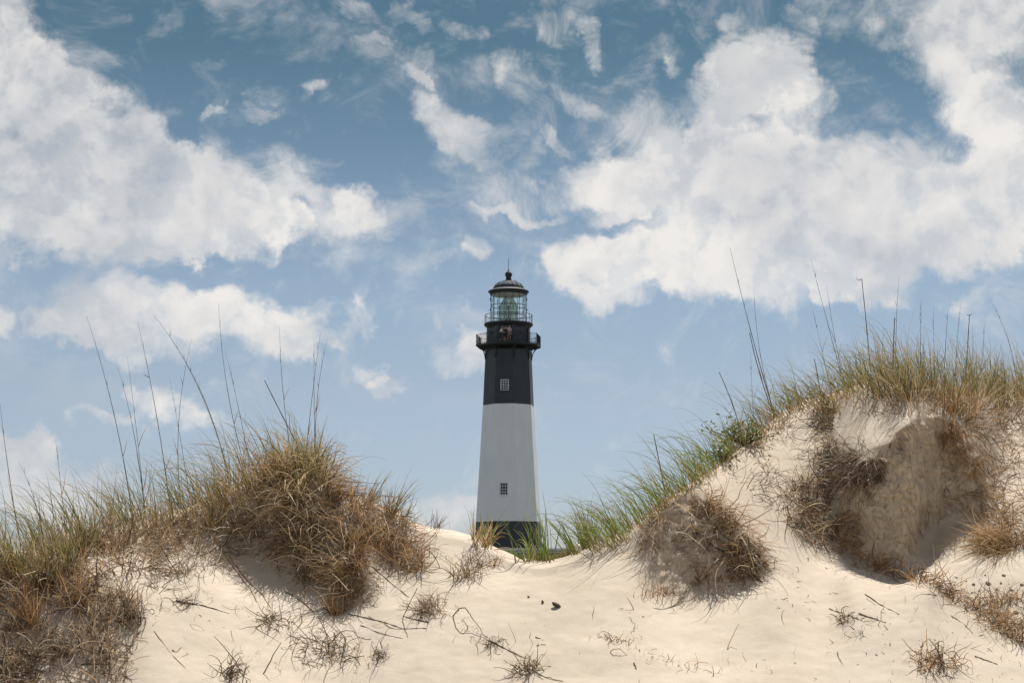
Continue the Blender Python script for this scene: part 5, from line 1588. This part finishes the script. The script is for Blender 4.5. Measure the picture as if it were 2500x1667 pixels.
# ---- sea oat stalks -------------------------------------------------------------
def stalk(lab, pts, r=.0036, dep=0.0, spur=(), cut=False, name='sea_oat_stalk', group='tall sea oat stalks'):
    """pts from tip to base as picture places; the stem stands at the crest (dep metres behind it)"""
    bx, by = pts[-1]
    base = G(bx, max(by, crest_y(bx) + 2))[0][0]
    y = base[1] + dep
    a = np.array(pts[::-1], float)
    # run the stem down into the sand
    t = np.linspace(0, 1, len(a)); t2 = np.linspace(0, 1, 15)
    if len(a) >= 3:
        co = np.polyfit(np.concatenate([[0], np.cumsum(np.hypot(*np.diff(a, axis=0).T))]), a, 2)
        s = np.linspace(0, np.sum(np.hypot(*np.diff(a, axis=0).T)), 15)
        xy = np.stack([np.polyval(co[:, 0], s), np.polyval(co[:, 1], s)], 1)
    else:
        xy = np.stack([np.interp(t2, t, a[:, 0]), np.interp(t2, t, a[:, 1])], 1)
        xy[:, 0] += 5 * np.sin(t2 * pi) * rng.normal()
    lean = rng.normal(0, .06)
    P = np.stack([at(q[0], q[1], y + lean * k) for q, k in zip(xy, t2)])
    foot = P[0] - np.array([0, 0, 1]) * .12 + np.array([0, dep * -.4, 0])
    P = np.vstack([foot, P])
    f = Fib()
    rad = np.linspace(r, r * (.7 if cut else .22), len(P))
    rad[4::4] *= 1.25
    f.tube(P, rad, 'stalk', 5)
    # remains of leaf sheaths
    for k in rng.choice(np.arange(2, 8), 2, replace=False):
        d = np.array([[rng.choice((-1, 1)) * .25, rng.normal() * .2, 1.0]])
        f.ribbon(grow(P[k][None], d, U(.10, .25, 1), 6, .1, .05), .006, 'rust')
    if not cut:       # a few hairs of the shed seed head
        k = rng.integers(9, 14, 7)
        f.ribbon(grow(P[k], rng.normal(size=(7, 3)) * .15 + np.array([-.1, 0, 1]), U(.03, .09, 7), 4, .05, .05), .0022, 'stalk')
    o = f.build(name, origin=P[1])
    tag(o, lab, 'sea oat stalk', group)
    for sp in spur:
        g_ = Fib(); Q = np.stack([at(q[0], q[1], y) for q in sp]); g_.tube(Q, np.linspace(r * .8, r * .4, len(Q)), 'stalk', 4)
        c = g_.build('side_shoot', origin=Q[0]); c.parent = o; c.matrix_parent_inverse = mathutils.Matrix.Translation(-mathutils.Vector(P[1]))
    return o


LG, RG = 'tall stalks on the left dunes', 'tall stalks on the right dune'
ST = [
    ('bent stalk leaving the frame at the far left edge', [(0, 985), (22, 1160), (40, 1270), (50, 1330)], .0045, 0, [], False, LG),
    ('tall stalk leaning left, the leftmost of the tall ones over the left ridge', [(211, 772), (243, 872), (275, 1000), (305, 1140), (322, 1255)], .0042, 0, [], False, LG),
    ('left one of two faint stalks whose stems meet at the base', [(289, 894), (307, 985), (332, 1076), (345, 1160), (352, 1255)], .0036, .3, [], False, LG),
    ('right one of two faint stalks whose stems meet at the base', [(311, 872), (322, 960), (332, 1051), (346, 1150), (354, 1255)], .003, .5, [], False, LG),
    ('tall stalk with a short side spur over the left ridge', [(337, 786), (357, 890), (382, 1011), (400, 1120), (416, 1250)], .0042, 0, [[(364, 921), (357, 917), (352, 915)]], False, LG),
    ('thin stalk crossing the low cloud on the left', [(414, 919), (434, 1043), (450, 1120), (464, 1220)], .0028, .2, [], False, LG),
    ('stalk bowed to the right that crosses the most bent stalk', [(471, 829), (448, 900), (440, 980), (438, 1080), (440, 1225)], .0033, .1, [], False, LG),
    ('most bent stalk, sweeping from the hummock far up to the left', [(375, 769), (457, 890), (495, 965), (520, 1030), (546, 1120), (560, 1185)], .0045, 0, [], False, LG),
    ('thin companion just below the most bent stalk', [(445, 868), (475, 930), (500, 990), (540, 1080), (560, 1170)], .0028, .1, [], False, LG),
    ('tallest stalk on the hummock, tip highest of all on the left', [(535, 742), (536, 810), (545, 890), (565, 990), (580, 1075), (600, 1150)], .0036, 0, [], False, LG),
    ('thin stalk right beside the tallest hummock stalk', [(550, 858), (564, 915), (580, 980), (595, 1065), (612, 1145)], .003, .1, [], False, LG),
    ('short thick cut stalk leaning left on the hummock', [(646, 928), (680, 1000), (715, 1060), (735, 1105)], .0048, 0, [], True, LG),
    ('thin upright stalk above the cut stalk on the hummock', [(682, 797), (687, 880), (690, 950), (698, 1030), (712, 1110)], .0032, .1, [], False, LG),
    ('straight upright stalk in the middle of the trio at the hummock right side', [(767, 836), (766, 930), (768, 1000), (769, 1110)], .0028, 0, [], False, LG),
    ('stalk crossing the trio leftwards at the hummock right side', [(782, 811), (772, 900), (762, 970), (752, 1040), (748, 1105)], .0032, 0, [], False, LG),
    ('rightmost stalk of the trio on the hummock, leaning right', [(800, 827), (786, 890), (775, 969), (770, 1040), (770, 1105)], .0032, .1, [], False, LG),
    ('thin stalk between the far left stalk and the left ridge', [(136, 1072), (142, 1130), (150, 1200), (163, 1310)], .0032, .1, [], False, LG),
    ('low thin stalk over the olive tussocks at the left', [(46, 1127), (70, 1180), (90, 1240), (110, 1345)], .003, .1, [], False, LG),
    ('tallest stalk of all, on the shoulder of the right dune', [(1782, 604), (1802, 690), (1825, 775), (1845, 850), (1862, 920), (1890, 1010)], .0052, 0, [], False, RG),
    ('short thick cut stalk beside the tallest stalk of the right dune', [(1830, 812), (1848, 885), (1866, 950), (1888, 1010)], .005, .05, [], True, RG),
    ('slim stalk standing right of the tallest stalk', [(1840, 700), (1846, 780), (1856, 860), (1868, 930), (1892, 1010)], .0034, .05, [], False, RG),
    ('stalk leaning left over the dune shoulder, taller of a close pair', [(1979, 632), (2000, 710), (2022, 795), (2042, 870), (2062, 945)], .0034, 0, [], False, RG),
    ('stalk leaning left over the dune shoulder, shorter of a close pair', [(2018, 696), (2028, 770), (2040, 830), (2062, 940)], .003, .1, [], False, RG),
    ('faint thin stalk left of the close pair on the dune shoulder', [(1980, 740), (1994, 800), (2010, 870), (2026, 950)], .0024, .2, [], False, RG),
    ('stalk with a broken crooked tip over the right dune', [(2104, 681), (2110, 740), (2116, 800), (2128, 930)], .0045, 0, [[(2104, 681), (2099, 683), (2095, 684), (2090, 679)]], True, RG),
    ('short thick stub stalk on the right dune crest', [(2184, 776), (2182, 830), (2178, 930)], .0052, 0, [], True, RG),
    ('straight tall stalk directly behind the thick stub', [(2195, 676), (2190, 760), (2187, 840), (2188, 935)], .0032, .1, [], False, RG),
    ('upright stalk in the middle of the right dune crest', [(2249, 728), (2248, 800), (2246, 945)], .0034, .1, [], False, RG),
    ('faint short stalk right of the middle crest stalk', [(2279, 748), (2280, 840), (2282, 950)], .0024, .2, [], False, RG),
    ('stalk leaning slightly right over the crest, left of the longer thin one', [(2315, 752), (2310, 820), (2304, 950)], .0036, 0, [], False, RG),
    ('longer thin stalk leaning right over the crest', [(2347, 736), (2340, 800), (2330, 955)], .0028, .1, [], False, RG),
    ('stalk with a forked tip near the right frame edge', [(2367, 768), (2364, 820), (2356, 960)], .0045, 0, [[(2367, 770), (2360, 769)], [(2367, 770), (2374, 766)]], True, RG),
    ('faint stalk right of the fork-tipped one', [(2405, 780), (2400, 850), (2394, 960)], .0024, .2, [], False, RG),
    ('rightmost tall stalk, bowed left near the frame edge', [(2417, 732), (2440, 775), (2460, 825), (2474, 880), (2484, 960)], .0032, 0, [], False, RG),
    ('faint stalk low on the dune shoulder left of the leafy shrub', [(1832, 860), (1835, 930), (1842, 1055)], .0024, .2, [], False, RG),
    ('short dark stalk leaning left at the small shrub', [(1756, 908), (1775, 955), (1797, 1010), (1816, 1080)], .0042, 0, [], True, RG),
    ('short cut stalk poking from grass on the dune shoulder', [(1988, 876), (1996, 915), (2004, 965)], .005, 0, [], True, RG),
    ('lone dark stalk with a blunt top rising from the grass above the small cliff', [(1596, 1061), (1608, 1120), (1626, 1215)], .0048, 0, [], True, RG),
]
for lab, pts, r, dep, spur, cut, grp in ST:
    stalk(lab, pts, r, dep, spur, cut, group=grp)
